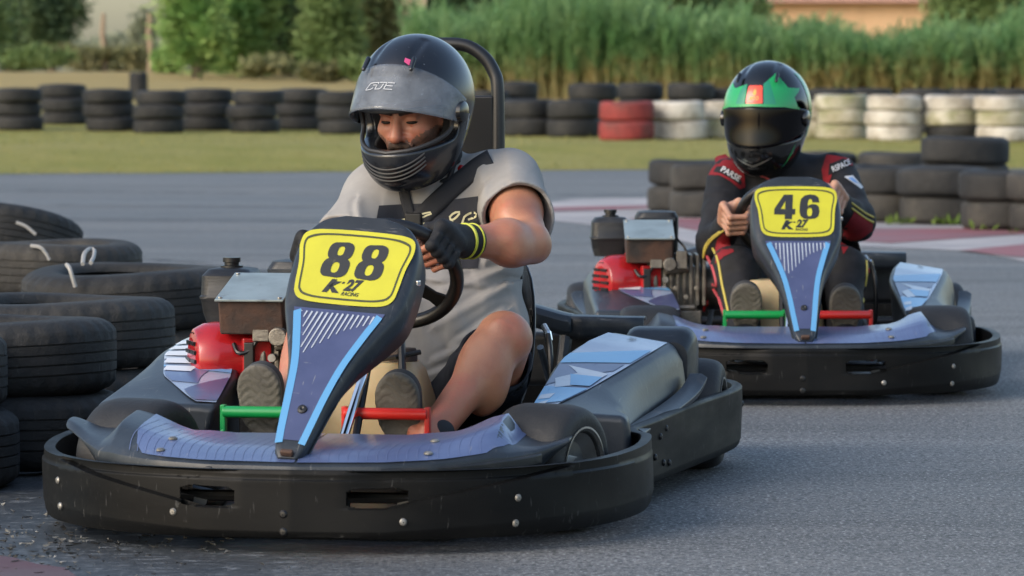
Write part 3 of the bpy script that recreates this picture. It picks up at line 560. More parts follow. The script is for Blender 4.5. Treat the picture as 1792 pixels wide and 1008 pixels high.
def hsurf(az,el,off=0):
    az=np.radians(az);el=np.radians(el); D=np.stack([np.cos(el)*np.sin(az),-np.cos(el)*np.cos(az),np.sin(el)],-1); lo=np.full(az.shape,.04);hi=np.full(az.shape,.3)
    for _ in range(26):
        md=(lo+hi)/2; P=C0+D*md[...,None]; ins=hbase(P[...,0],P[...,1],P[...,2])<0; lo=np.where(ins,md,lo);hi=np.where(ins,hi,md)
    return C0+D*(hi+off)[...,None]
def hpatch(poly,off=.0012,step=4): return patch([[poly]],lambda q:hsurf(q[:,0],q[:,1],off),step)
def helmet(person,M4,shell,s=1.0,port=True):
    F=Fld((-.16,-.20,-.2),(.16,.2,.2),.0032); F.op(hbase,(-.15,-.19,-.19),(.15,.19,.19))
    F.half((0,0,-.138),(0,.12,-1),.01)
    F.ell((0,.012,.022),(.101,.130,.118),k=.004,mode='s'); F.cap((0,.01,0),(0,.02,-.2),.086,.080,k=.02,mode='s'); F.ell((0,-.045,-.07),(.076,.088,.075),k=.004,mode='s')
    F.box((0,-.125,.008),(.145,.108,.054),.035,k=.006,mode='s')
    # sculpted crown ridges and chin scoop
    for sx in(-1,1): F.cap((sx*.052,-.085,.150),(sx*.045,.01,.172),.006,.005,k=.014,mode='s'); F.cap((sx*.060,-.10,.133),(sx*.058,-.075,.150),.005,.006,k=.008)
    F.ell((0,-.178,-.088),(.045,.012,.014),k=.006,mode='s')
    F.cap((-.05,-.155,-.118),(.05,-.155,-.118),.004,k=.006,mode='s')
    V,Q=F.surf(); h=put('helmet',mesh('helmet',V,Q),shell,person); h.matrix_basis=M4@Matrix.Scale(s,4)
    L=Fld((-.14,-.18,-.19),(.14,.19,.17),.005); L.ell((0,.012,.022),(.104,.133,.121),k=0); L.ell((0,-.045,-.07),(.080,.092,.079),k=.02); L.cap((0,.01,0),(0,.02,-.155),.092,.084,k=.02); L.ell((0,-.03,.012),(.078,.14,.118),k=.004,mode='s'); L.ell((0,-.055,-.06),(.062,.088,.075),k=.01,mode='s'); L.cap((0,.01,0),(0,.03,-.22),.062,.068,k=.02,mode='s'); L.box((0,-.13,.008),(.15,.112,.05),.03,k=.006,mode='s'); L.half((0,0,-.128),(0,.1,-1))
    V,Q=L.surf(); put('lining',mesh('lining',V,Q),m_lining,h)
    # gasket round the eye port
    g=[];n=72
    for t in np.linspace(0,2*math.pi,n,endpoint=False):
        c,s_=math.cos(t),math.sin(t); az=74*np.sign(c)*abs(c)**.55; el=(19.5 if s_>0 else -17)*abs(s_)**.5; g.append(hsurf(np.array([az]),np.array([el]),-.006)[0])
    b=MB(); b.tube(g,.0055,8,True); b.put('gasket',m_gask,h)
    return h
def visor(h,m,flip,off,lo=-20,hi=25):
    az=np.linspace(-88,88,61); G=[]
    for t in np.linspace(0,1,17):
        e=np.abs(az)/88; l=lo*(1-.45*e**2.6); u=hi*(1-.45*e**2.6); G.append(hsurf(az,l+(u-l)*t,off))
    G=np.array(G); piv=Vector((0,-.005,.012)); M=Matrix.Translation(piv)@Matrix.Rotation(flip,4,'X')@Matrix.Translation(-piv)
    b=MB(); b.grid(G); b.V=[tuple(M@Vector(v)) for v in b.V]; v=b.put('visor',m,h,solid=.0022)
    for s in(-1,1):
        b=MB(); p=hsurf(np.array([s*84.]),np.array([4.]),off+.001)[0]; b.lathe([(.002,.006),(.018,.006),(.024,.003),(.026,-.006)],24,'x'); b.V=[(q[0]*s+p[0],q[1]+p[1],q[2]+p[2]) for q in b.V]; b.put('visor_pivot',m_helmg,h)
    fn=lambda q,o=.0024:np.array([tuple(M@Vector(p)) for p in hsurf(q[:,0],q[:,1],off+o)])
    return v,fn
def hand(F,C,t,o,q,wrist,g=0,tips=True,palm=True,fing=True,cut=1,s=1.0):
    C=np.array(C);t=np.array(t);o=np.array(o);q=np.array(q);w=np.array(wrist)
    pt=lambda off,th,r:C+t*off*s+(math.cos(R(th))*o+math.sin(R(th))*q)*r*s
    for i,(ln,rr) in enumerate(((.97,.0092),(1.04,.0096),(1.0,.0092),(.88,.0082))):
        of=(i-1.5)*.0215; K=pt(of,-18,.052); P=pt(of*.98,52,.050); D=pt(of*.96,52+64*ln,.038); T=pt(of*.94,52+112*ln,.0275)
        if palm: F.cap(w+t*of*.55*s,K,.019*s+g,.0135*s+g,k=.018)
        if fing:
            F.cap(K,P,(rr+.0010)*s+g,rr*s+g,k=.004); F.ell(P,(rr+.0018)*s+g+np.zeros(3),k=.003)
            if tips: F.cap(P,D,rr*s+g,(rr-.0008)*s+g,k=.004); F.cap(D,T,(rr-.0008)*s+g,(rr-.0018)*s+g,k=.004)
            elif cut: F.cap(P,P+(D-P)*.12,rr*s+g,(rr-.0003)*s+g,k=.004)
    A=w+t*-.022*s+(pt(-.03,-60,.04)-w)*.45; B=pt(-.027,-88,.041); D=pt(-.018,-140,.034); T=pt(-.004,-200,.030)
    if palm: F.cap(w,A,.02*s+g,.016*s+g,k=.02); F.cap(A,B,.0155*s+g,.0125*s+g,k=.014)
    if fing and tips: F.cap(B,D,.0115*s+g,.0105*s+g,k=.005); F.cap(D,T,.0105*s+g,.009*s+g,k=.004)
def shoe(name,person,heel,toe,OFF,lateral=(1,0,0)):
    h=Vector(heel);t=Vector(toe); d=(t-h).normalized(); l=Vector(lateral); l=(l-d*l.dot(d)).normalized(); n=l.cross(d).normalized()
    if n.y>0: n=-n
    M=np.array([[l[i],n[i],d[i]] for i in range(3)]); c=(h+t)/2; L=(t-h).length/2
    def sole(F,th,w,yo):
        for a,r in((-.78,.040),(-.35,.038),(.25,.047),(.62,.048),(.80,.040)):
            F.cap(c+d*L*a+n*yo-l*.0,c+d*L*a+n*yo,r*w,k=.03)
        return F
    F=Fld(np.minimum(heel,toe)-.09,np.maximum(heel,toe)+.09,.0035); sole(F,0,1,0.); F.half(c+n*.012,n,.006); F.half(c-n*.012,-n,.006)
    f=nz((1,1,1),5)
    F.add(lambda X,Y,Z:-.0006*np.sign(np.sin(((X-c[0])*d[0]+(Y-c[1])*d[1]+(Z-c[2])*d[2])*330+6*np.sin(((X-c[0])*l[0]+(Z-c[2])*l[2])*70)))*((X-c[0])*n[0]+(Y-c[1])*n[1]+(Z-c[2])*n[2]>.006))
    V,Q=F.surf(); s=put(name,mesh('shoe',V-OFF,Q),m_sole,person)
    U=Fld(np.minimum(heel,toe)-.12,np.maximum(heel,toe)+.12,.005); sole(U,0,.98,-.030); U.cap(c-d*L*.55-n*.03,c-d*L*.6-n*.085,.040,.043,k=.03); U.half(c-n*.012,n,.004); V,Q=U.surf(); put('shoe_upper',mesh('upper',V-OFF,Q),m_shoe,s)
def tube_on(name,F,pts,r,m,parent,OFF,off=.0,n=40,seg=6):
    q=spline(pts,n); P=F.ray(q[:,0],q[:,1],off); P[:,1]=np.convolve(np.pad(P[:,1],2,'edge'),np.ones(5)/5,'valid'); b=MB(); b.tube(P-OFF,r,seg); return b.put(name,m,parent)
def wrinkle(F,sc,amp,seed,lim=None):
    f=nz(sc,seed); F.add(lambda X,Y,Z:(amp*f(X,Y,Z)).astype(np.float32))
def driver_a():
    loc,rz=KA; OFF=np.array([.06,1.30,.08]); Mz=Matrix.Rotation(rz,3,'Z'); wl=Vector(loc)+Mz@Vector(OFF); H=.98; cam=Mz.transposed()@(Vector((0,0,H))-Vector(loc)); pt=math.atan(354/FPX)
    def px(pxv,py,y):
        d=Mz.transposed()@(Vector((1,0,0))*(pxv-896)/FPX+Vector((0,math.cos(pt),-math.sin(pt)))+Vector((0,math.sin(pt),math.cos(pt)))*(504-py)/FPX); t=(y-cam.y)/d.y; p=cam+d*t; return (p.x,p.z)
    HM=Matrix.Translation((.027,1.305,.915))@Matrix.Rotation(R(-17),4,'Z')@Matrix.Rotation(R(17),4,'X')
    HR=np.array(HM.to_3x3()); hl=lambda p:np.array(HM@Vector(p))
    SL,EL,WL=(.235,1.38,.735),(.332,1.13,.612),(.200,.935,.622); SR,ER,WR=(-.080,1.39,.702),(-.155,1.13,.53),(-.105,.95,.585)
    u=np.array([1,0,0]);v=np.array([0,-.62,.78])/.9964;nn=np.cross(u,v); wc=np.array([.02,.92,.545])
    rim=lambda a:(wc+.15*(math.cos(R(a))*u+math.sin(R(a))*v),math.cos(R(a))*u+math.sin(R(a))*v,-math.sin(R(a))*u+math.cos(R(a))*v)
    cl,ol,tl=rim(32); cr,orr,trr=rim(160)
    hipL,kneeL,ankL=(.17,1.24,.20),(.305,.93,.395),(.168,.715,.185); hipR,kneeR,ankR=(-.03,1.24,.20),(-.135,.93,.41),(-.190,.765,.20)
    B=Fld((-.40,.55,.02),(.48,1.62,1.09),.004)
    B.ell((.055,1.43,.58),(.19,.11,.2),k=.03); B.ell((.06,1.36,.35),(.2,.14,.2),k=.05); B.ell((.06,1.32,.2),(.18,.12,.12),k=.05); B.cap(SR,SL,.06,k=.04)
    B.cap((.045,1.40,.72),(.033,1.335,.86),.062,.058,k=.03)
    for S,E_,W_ in((SL,EL,WL),(SR,ER,WR)):
        S,E_,W_=map(np.array,(S,E_,W_)); B.cap(S,E_,.066,.046,k=.03); B.ell(S+(E_-S)*.45,(.060,.075,.060),k=.03); B.cap(E_,E_+(W_-E_)*.35,.046,.048,k=.02); B.cap(E_+(W_-E_)*.35,W_,.048,.030,k=.02)
    B.ell(np.array(EL)+[.014,.014,-.014],(.032,.032,.032),k=.018); fa_=np.array(WL)-np.array(EL); B.ell(np.array(EL)+fa_*.30+[.0,-.012,.010],(.040,.060,.036),k=.03); B.ell(np.array(EL)+fa_*.28+[.01,-.0,-.022],(.040,.060,.034),k=.03); B.cap(np.array(EL)+fa_*.35+[-.01,-.03,.02],np.array(WL)+[0,-.022,.012],.008,.006,k=.02)
    B.cap(np.array(EL)+[-.045,.0,.035],np.array(EL)+[-.012,-.05,.035],.004,.003,k=.012,mode='s'); ua_=np.array(EL)-np.array(SL); B.ell(np.array(SL)+ua_*.62+[-.018,-.030,.010],(.036,.05,.042),k=.03)
    hand(B,cl,-tl,ol,nn,WL); hand(B,cr,trr,orr,nn,WR)
    for h_,k_,a_ in((hipL,kneeL,ankL),(hipR,kneeR,ankR)):
        h_,k_,a_=map(np.array,(h_,k_,a_)); B.cap(h_,k_,.092,.064,k=.03); B.ell(k_+[0,-.012,.006],(.052,.05,.052),k=.025); c=k_+(a_-k_)*.32; B.cap(k_,a_,.052,.036,k=.02); B.ell(c+[0,.018,-.012],(.057,.060,.095),k=.035)
        B.ell(k_+[-.004,-.052,.022],(.024,.014,.028),k=.016); B.ell(k_+[-.036,-.050,.000],(.010,.008,.018),k=.018,mode='s'); B.ell(k_+[0,-.058,-.034],(.014,.012,.018),k=.014)
        B.cap(k_+[-.008,-.050,-.05],a_+[-.004,-.030,.03],.010,.007,k=.03); B.ell(c+[.030,.01,.0],(.030,.045,.075),k=.03)
        B.ell(a_,(.040,.044,.038),k=.015); B.ell(a_+[.034,0,.01],(.013,.014,.014),k=.012); B.ell(a_+[-.034,-.01,.016],(.012,.014,.014),k=.012)
    B.cap(ankL,(.12,.73,.20),.030,.022,k=.02); B.cap(ankR,(-.21,.75,.22),.030,.022,k=.02)
    # head and face
    E=lambda c,r,k=.012,mode='u':B.ell(hl(c),r,HR,k,mode)
    E((0,.02,.03),(.078,.095,.098),.02); E((0,-.03,-.075),(.058,.062,.052),.03); E((0,-.035,-.015),(.066,.060,.085),.03)
    B.cap(hl((-.040,-.082,.028)),hl((.040,-.082,.028)),.012,k=.016); B.cap(hl((0,-.090,.020)),hl((0,-.116,-.026)),.0085,.0155,k=.009); E((-.013,-.100,-.032),(.010,.010,.008),.006); E((.013,-.100,-.032),(.010,.010,.008),.006)
    for s in(-1,1):
        E((s*.042,-.066,-.022),(.026,.024,.024),.02); E((s*.033,-.098,.010),(.019,.0125,.0115),.008,'s'); E((s*.033,-.0805,.008),(.017,.0115,.012),.003); E((s*.024,-.090,-.048),(.012,.012,.02),.012); E((s*.074,.0,-.01),(.01,.02,.03),.008)
        B.cap(hl((s*.018,-.0965,.004)),hl((s*.048,-.085,.006)),.0016,k=.003,mode='s'); B.cap(hl((s*.019,-.105,-.030)),hl((s*.034,-.088,-.058)),.0022,k=.005,mode='s')
        B.cap(hl((s*.018,-.0935,-.006)),hl((s*.044,-.083,-.008)),.0015,k=.005,mode='s')
    for z in(.046,.058): B.cap(hl((-.03,-.0965,z)),hl((.03,-.0965,z)),.002,k=.006,mode='s')
    V,Q=B.surf(); me_=mesh('person',V-OFF,Q); per=put('person',me_,[m_skin,m_stub],loc=wl); per.rotation_euler=(0,0,rz)
    FC=V[Q].mean(1); IM=np.array(HM.inverted()); HL=FC@IM[:3,:3].T+IM[:3,3]; jit=.004*np.sin(HL[:,0]*400)*np.sin(HL[:,2]*350); me_.polygons.foreach_set('material_index',((HL[:,2]+jit<-.040+.018*np.clip((np.abs(HL[:,0])-.03)/.03,0,1))&(HL[:,2]>-.135)&(HL[:,1]<.03)&(FC[:,2]>.78)).astype(np.int32))
    tag(per,'driver in black helmet with raised visor, grey T-shirt and shorts, in the leading kart','person','drivers')
    toL=lambda P:np.asarray(P)-OFF
    for s in(-1,1):
        b=MB(); b.lathe([(.0115*math.sin(t),-.0115*math.cos(t)) for t in np.linspace(.01,math.pi-.01,12)],14,c=(0,0,0)); b.V=[tuple(hl((s*.033+q[0]*1.4,-.0825+q[1],.0035+q[2]*.5))-OFF) for q in b.V]; b.put('eye',m_iris,per)
        F=Fld(hl((s*.033,-.09,.036))-.05,hl((s*.033,-.09,.036))+.05,.003); F.chain([hl((s*.014,-.098,.027)),hl((s*.032,-.0985,.034)),hl((s*.052,-.083,.029))],[.0055,.006,.004],k=.006); wrinkle(F,(300,300,300),.0012,3); V,Q=F.surf(); put('eyebrow',mesh('eyebrow',V-OFF,Q),m_hairb,per)
    F=Fld(hl((0,-.1,-.05))-.06,hl((0,-.1,-.05))+.06,.003); F.chain([hl((-.036,-.083,-.066)),hl((-.02,-.098,-.052)),hl((0,-.1045,-.048)),hl((.02,-.098,-.052)),hl((.036,-.083,-.066))],[.006,.008,.0075,.008,.006],k=.008); F.chain([hl((-.03,-.083,-.09)),hl((0,-.096,-.092)),hl((.03,-.083,-.09))],[.010,.012,.010],k=.01); wrinkle(F,(320,320,320),.0016,8); V,Q=F.surf(); put('moustache',mesh('moustache',V-OFF,Q),m_hairb,per)
    # T-shirt
    T=Fld((-.38,1.0,.12),(.50,1.66,.90),.0042)
    T.ell((.055,1.425,.60),(.222,.135,.19),k=.03); T.ell((.065,1.34,.38),(.232,.175,.20),k=.08); T.ell((.065,1.33,.27),(.215,.155,.11),k=.06); T.cap(SR,SL,.082,k=.05); T.cap((.05,1.41,.70),(.042,1.38,.80),.085,.075,k=.05)
    SLa,ELa=np.array(SL),np.array(EL); d=(ELa-SLa); dn=d/np.linalg.norm(d); se=SLa+d*.50; T.cap(SLa,se+dn*.03,.088,.088,k=.04); T.cap(se+[.012,.02,-.045],se+[.02,.03,-.03],.05,.05,k=.03)
    SRa,ERa=np.array(SR),np.array(ER); d2=ERa-SRa; dn2=d2/np.linalg.norm(d2); sr=SRa+d2*.58; T.cap(SRa,sr+dn2*.03,.086,.083,k=.04)
    f1=nz((9,9,38),11); f2=nz((42,10,26),12); f3=nz((20,20,20),13)
    cr_=lambda q:np.abs(q)**.6*np.sign(q)
    T.add(lambda X,Y,Z:(.006*cr_(f1(X,Y,Z))*np.clip((.27-np.abs(X-.065))/.08,0,1)*np.clip((.62-Z)/.2,0,1)+.006*cr_(f2(X,Y,Z))+.004*f3(X,Y,Z)).astype(np.float32))
    # folds running from the armpit across the chest and hanging at the belly
    def fold(F,a,b_,amp,w,ymax=1.5):
        a=np.array(a,np.float32);b_=np.array(b_,np.float32); e=b_-a; L=float(e@e)
        def fn(X,Y,Z):
            t=np.clip(((X-a[0])*e[0]+(Z-a[1])*e[1])/L,0,1); q=np.sqrt((X-a[0]-t*e[0])**2+(Z-a[1]-t*e[1])**2); s_=((X-a[0])*e[1]-(Z-a[1])*e[0])/math.sqrt(L)
            return (-amp*(1-.6*t)*(np.exp(-(q/w)**2)-.7*np.exp(-((q-np.sign(s_)*w*1.1)/(w*.8))**2))*(Y<ymax)).astype(np.float32)
        F.op(fn,(min(a[0],b_[0])-.05,F.lo[1],min(a[1],b_[1])-.05),(max(a[0],b_[0])+.05,ymax,max(a[1],b_[1])+.05),0,'a')
    for a,b_,am,w in(((.24,.54),(.06,.47),.010,.012),((.25,.50),(.10,.41),.012,.013),((.25,.44),(.14,.36),.012,.012),((.24,.39),(.10,.33),.010,.011),((.23,.35),(.08,.29),.009,.010),((-.12,.58),(.02,.50),.009,.012),((.235,.66),(.20,.56),.008,.010),((.21,.74),(.16,.62),.007,.011),((.0,.53),(.22,.50),.007,.010),((-.1,.70),(-.05,.58),.007,.011),((.33,.70),(.26,.74),.006,.009),((.345,.66),(.27,.69),.006,.009)): fold(T,a,b_,am,w)
    # only cut near the sleeve, with the plane limited to that arm
    def sleevecut(p,n_,c,rad):
        p=np.array(p);n_=np.array(n_)
        T.op(lambda X,Y,Z:np.maximum(-((X-p[0])*n_[0]+(Y-p[1])*n_[1]+(Z-p[2])*n_[2]),np.sqrt((X-c[0])**2+(Y-c[1])**2+(Z-c[2])**2)-rad).astype(np.float32),np.array(c)-rad,np.array(c)+rad,.004,'s')
    nl=dn*.9+np.array([-.25,0,.25]); nl/=np.linalg.norm(nl)
    sleevecut(se,nl,ELa,.165); sleevecut(sr,dn2,ERa,.16)
    T.cap(se+dn*.05,se-dn*.06,.0825,.070,k=.002,mode='s'); T.cap(sr+dn2*.05,sr-dn2*.05,.076,.07,k=.004,mode='s')
    T.cap((.04,1.36,.80),(.038,1.33,.92),.066,.08,k=.01,mode='s')
    V,Q=T.surf(); sh=put('t_shirt',mesh('t_shirt',V-OFF,Q),m_shirt,per)
    pm=lambda y,off:(lambda q:toL(T.ray(q[:,0],q[:,1],off)))
    P=lambda pts,y=1.24:[px(a,b_,y) for a,b_ in pts]
    put('shirt_print',patch([[P([(661,360),(735,357),(832,344),(833,395),(832,470),(661,470)][::-1])]],pm(0,.003),.012),m_print,sh)
    sc_=[]
    for pts,w in(([(690,388),(715,381),(745,372),(752,374),(735,380),(728,388)],.004),([(768,392),(790,384),(800,372),(788,373),(779,382),(786,392)],.005),([(802,392),(806,380),(818,373),(830,374),(828,380),(812,386)],.005),([(780,402),(812,395),(832,398)],.004),([(700,398),(725,392),(745,392)],.003)):
        sc_+=bands(resample(np.array(P(pts)),12),w)
    put('script_print',patch(tris(sc_),pm(0,.0045),.5),m_script,sh)
    # belts
    def strap(pts,w,nm):
        q=resample(np.array(P(pts,1.22)),40); t=np.gradient(q,axis=0); t/=np.linalg.norm(t,axis=1)[:,None]; nn_=np.stack([-t[:,1],t[:,0]],1); rows=[]
        for k in(-.5,-.25,0,.25,.5):
            e_=q+nn_*w*k; p=T.ray(e_[:,0],e_[:,1],.004); y=p[:,1]
            for i in range(1,len(y)):
                if abs(y[i]-y[i-1])>.02: y[i]=y[i-1]+(y[i-1]-y[max(i-3,0)])/3
            y=np.convolve(np.pad(y,6,'edge'),np.ones(13)/13,'valid'); p[:,1]=np.minimum(y,p[:,1]+.004)-.002; rows.append(p)
        g=np.array(rows); g[:,:,1]=.5*g[:,:,1]+.5*g[:,:,1].mean(0); b=MB(); b.grid(g-OFF); b.put(nm,m_belt,HAR,solid=.004)
    c=T.ray([px(712,392,1.2)[0]],[px(712,392,1.2)[1]],.012)[0]; b=MB(); b.box(c-OFF,(.020,.007,.024)); HAR=b.put('belt_buckle',m_black,per,bevel=.004)
    strap([(716,396),(748,362),(790,322),(826,292),(848,278)],.047,'belt_strap'); strap([(710,392),(706,372),(700,350),(694,322)],.026,'belt_strap')
    # shorts
    S=Fld((-.34,.85,.03),(.46,1.55,.52),.005); S.ell((.06,1.31,.2),(.205,.15,.14),k=.04)
    for h_,k_,tt in((hipL,kneeL,.70),(hipR,kneeR,.70)):
        h_,k_=np.array(h_),np.array(k_); e=h_+(k_-h_)*tt; S.cap(h_,e,.112,.090,k=.04); dn_=(k_-h_)/np.linalg.norm(k_-h_)
        S.op(lambda X,Y,Z,p=e+dn_*.02,n_=dn_,c=k_:np.maximum(-((X-p[0])*n_[0]+(Y-p[1])*n_[1]+(Z-p[2])*n_[2]),np.sqrt((X-c[0])**2+(Y-c[1])**2+(Z-c[2])**2)-.15).astype(np.float32),k_-.15,k_+.15,.004,'s')
        S.cap(e+dn_*.06,e-dn_*.03,.079,.08,k=.005,mode='s')
    wrinkle(S,(30,30,30),.006,21); wrinkle(S,(55,20,40),.003,22); V,Q=S.surf(); put('shorts',mesh('shorts',V-OFF,Q),m_short,per)
    # glove on the left hand, sock, shoes
    for W_,E_,c_,o_,t_ in((WL,EL,cl,ol,-tl),(WR,ER,cr,orr,trr)):
        W_,E_=np.array(W_),np.array(E_); G=Fld(np.minimum(W_,c_)-.13,np.maximum(W_,c_)+.13,.003); hand(G,c_,t_,o_,nn,W_,g=.0035,tips=False); dd=(E_-W_)/np.linalg.norm(E_-W_); G.cap(W_-dd*.01,W_+dd*.035,.037,.040,k=.012)
        for i in range(4):
            of=(i-1.5)*.0215; p=c_+t_*of+(math.cos(R(12))*o_+math.sin(R(12))*nn)*.0535; p2=c_+t_*of+(math.cos(R(44))*o_+math.sin(R(44))*nn)*.0525; G.box((p+p2)/2,(.0085,.006,.015),.004,np.stack([t_,np.cross((p2-p)/np.linalg.norm(p2-p),t_),(p2-p)/np.linalg.norm(p2-p)],1),k=.003)
        V,Q=G.surf(); g=put('glove',mesh('glove',V-OFF,Q),m_glove,per)
        for a_,r_,w_ in((.016,.0425,.004),(.040,.0425,.0022)):
            z=Vector(dd).to_track_quat('Z','Y').to_matrix(); b=MB(); b.lathe([(r_-.004,-w_),(r_,-w_*.6),(r_,w_*.6),(r_-.004,w_)],28); b.V=[tuple(z@Vector(q)+Vector(W_+dd*a_-OFF)) for q in b.V]; b.put('cuff_band',m_gly,g)
    F=Fld((.1,.6,.1),(.28,.82,.28),.004); F.cap((.182,.725,.195),(.165,.72,.17),.042,.042,k=.01); V,Q=F.surf(); put('sock',mesh('sock',V-OFF,Q),m_belt,per)
    shoe('shoe',per,(.108,.735,.075),(.096,.688,.318),OFF); shoe('shoe',per,(-.205,.735,.075),(-.224,.69,.335),OFF)
    # helmet
    h=helmet(per,Matrix.Translation(-Vector(OFF))@HM,m_helm,1.06)
    vz,fn=visor(h,m_visor,R(-40),.010,-20,22)
    lg=[]; TT=lambda a,b_:(a,b_)
    for pts in([(-11,2),(-14,-2.2),(-9.5,-2.2),(-8,-1.2)],[(-11,2),(-4.5,2),(-5,1)],[(-8.5,.5),(-5.5,.5),(-6.5,-2.2),(-2.5,-2.2),(-1.2,1.2)],[(-4,2),(1,2),(-.3,-2.2)],[(1.5,2),(6,2)],[(.9,0),(5,0)],[(.2,-2.2),(5.2,-2.2)]): lg+=bands(resample(np.array(pts,float)*[1.35,1.5]+[3,0],10),.7)
    put('visor_mark',patch(tris(lg),lambda q:fn(q),50),m_white,h)
    put('helmet_sticker',hpatch([(26,62),(33,58),(38,63),(29,66)],.001,3),mat('pink_sticker',(.5,.06,.18),.4),h)
    ch=[]
    for i in range(16): a,e=RNG.uniform(-20,80),RNG.uniform(38,78); ch.append([(a,e),(a+RNG.uniform(.3,1.5),e+.2),(a+.5,e+RNG.uniform(.4,1.2))])
    put('paint_chip',patch(tris(ch),lambda q:hsurf(q[:,0],q[:,1],.0008),50),mat('chip_grey',(.2,.2,.2),.6),h)
    put('side_mark',patch(tris(bands([(100,-20),(103,-12),(105,-4)],1.6)+bands([(104,-20),(107,-10)],1.0)),lambda q:hsurf(q[:,0],q[:,1],.001),50),m_white,h)
    rb=[]
    for e in(-27,-30,-33,-36): rb.append(hsurf(np.linspace(-34,34,25),e+6*(np.abs(np.linspace(-34,34,25))/34)**2,.0005))
    for r_ in rb: b=MB(); b.tube(r_,.0022,6); b.put('chin_rib',m_gask,h)
    b=MB(); b.tube([hl((.085,.005,-.125))-OFF,hl((.078,-.02,-.16))-OFF,hl((.03,-.035,-.175))-OFF],.007,8); b.put('chin_strap',m_belt,per)
    F=Fld(np.array(hl((.09,-.01,-.14)))-.04,np.array(hl((.09,-.01,-.14)))+.04,.003); F.ell(hl((.098,.012,-.152)),(.012,.010,.018),HR,k=0); V,Q=F.surf(); put('strap_tab',mesh('tab',V-OFF,Q),m_red,per)
def driver_b():
    loc,rz=KB; OFF=np.array([.03,1.33,.08]); wl=Vector(loc)+Vector(OFF); pt=math.atan(354/FPX)
    def px(a,b_,y):
        d=Vector((1,0,0))*(a-896)/FPX+Vector((0,math.cos(pt),-math.sin(pt)))+Vector((0,math.sin(pt),math.cos(pt)))*(504-b_)/FPX; t=(loc[1]+y)/d.y; return (d.x*t-loc[0],.98+d.z*t)
    toL=lambda P:np.asarray(P)-OFF
    HM=Matrix.Translation((-.036,1.35,.864))@Matrix.Rotation(R(-19),4,'Z')@Matrix.Rotation(R(9),4,'X'); hl=lambda p:np.array(HM@Vector(p))
    SL,EL,WL=map(np.array,((.205,1.40,.672),(.252,1.15,.525),(.165,.965,.595))); SR,ER,WR=map(np.array,((-.165,1.40,.652),(-.222,1.16,.455),(-.178,.99,.53)))
    u=np.array([1,0,0]);v=np.array([0,-.62,.78])/.9964;nn=np.cross(u,v); wc=np.array([-.005,.92,.545]); rim=lambda a:(wc+.15*(math.cos(R(a))*u+math.sin(R(a))*v),math.cos(R(a))*u+math.sin(R(a))*v,-math.sin(R(a))*u+math.cos(R(a))*v)
    cl,ol,tl=rim(30); cr,orr,trr=rim(178)
    legs=[(np.array(a),np.array(b_),np.array(c)) for a,b_,c in (((.12,1.28,.21),(.195,.97,.37),(.182,.755,.17)),((-.07,1.28,.21),(-.165,.97,.37),(-.150,.755,.17)))]
    B=Fld((-.36,.72,.04),(.40,1.62,1.02),.0036); B.ell((.02,1.44,.52),(.16,.09,.2),k=.03); B.ell((.03,1.36,.25),(.16,.11,.16),k=.06); B.cap(SR,SL,.05,k=.04); B.cap((.02,1.43,.66),(-.02,1.37,.80),.058,k=.03); B.ell(hl((0,.01,.02)),(.085,.10,.11),k=.02)
    for S,E_,W_ in((SL,EL,WL),(SR,ER,WR)): B.cap(S,E_,.05,.042,k=.02); B.cap(E_,W_,.042,.029,k=.02)
    hand(B,cl,-tl,ol,nn,WL,s=1.08); hand(B,cr,trr,orr,nn,WR,s=1.08)
    for h_,k_,a_ in legs: B.cap(h_,k_,.075,.052,k=.02); B.cap(k_,a_,.05,.036,k=.02); B.cap(a_,a_+[0,-.03,.05],.03,k=.02)
    V,Q=B.surf(); per=put('person',mesh('person',V-OFF,Q),m_skinp,loc=wl); per.rotation_euler=(0,0,rz); tag(per,'driver in green and black helmet and black racing suit with red panels','person','drivers')
    T=Fld((-.40,.68,.04),(.44,1.66,.86),.005)
    T.ell((.02,1.44,.53),(.195,.125,.21),k=.03); T.ell((.03,1.36,.28),(.19,.15,.17),k=.08); T.cap(SR+[.02,.02,.0],SL+[-.02,.02,0],.074,k=.05); T.cap((.02,1.43,.66),(-.015,1.38,.775),.088,.078,k=.04)
    for S,E_,W_ in((SL,EL,WL),(SR,ER,WR)): T.cap(S,E_,.074,.061,k=.03); T.cap(E_,W_,.060,.041,k=.025); dd=(W_-E_)/np.linalg.norm(W_-E_); T.cap(W_-dd*.02,W_-dd*.005,.043,.043,k=.01)
    for h_,k_,a_ in legs: T.cap(h_,k_,.105,.074,k=.03); T.ell(k_+[0,-.01,.01],(.066,.06,.062),k=.03); T.cap(k_,a_,.072,.056,k=.03)
    wrinkle(T,(36,36,36),.006,31); wrinkle(T,(22,30,60),.005,32); wrinkle(T,(80,60,80),.0018,33)
    for a,b_ in(((-.10,1.30,.56),(0,1.29,.44)),((.14,1.30,.56),(.05,1.29,.44)),((-.19,1.20,.52),(-.235,1.12,.43)),((.22,1.2,.60),(.29,1.13,.52))): T.cap(a,b_,.009,.004,k=.03)
    V,Q=T.surf(); su=put('racing_suit',mesh('suit',V-OFF,Q),m_suit,per)
    pm=lambda off:(lambda q:toL(T.ray(q[:,0],q[:,1],off))); P=lambda pts,y:[px(a,b_,y) for a,b_ in pts]
    def ccw(p): return p if sum(p[i][0]*p[(i+1)%len(p)][1]-p[(i+1)%len(p)][0]*p[i][1] for i in range(len(p)))>0 else p[::-1]
    def pa(nm,pts,y,m,off=.003,par=None): return put(nm,patch([[ccw(P(pts,y))]],pm(off),.012),m,par or su)
    ep=pa('shoulder_pad',[(1262,276),(1278,272),(1290,284),(1302,306),(1303,328),(1292,330),(1276,316),(1258,306),(1240,306),(1246,296)],1.36,m_suitr,.004)
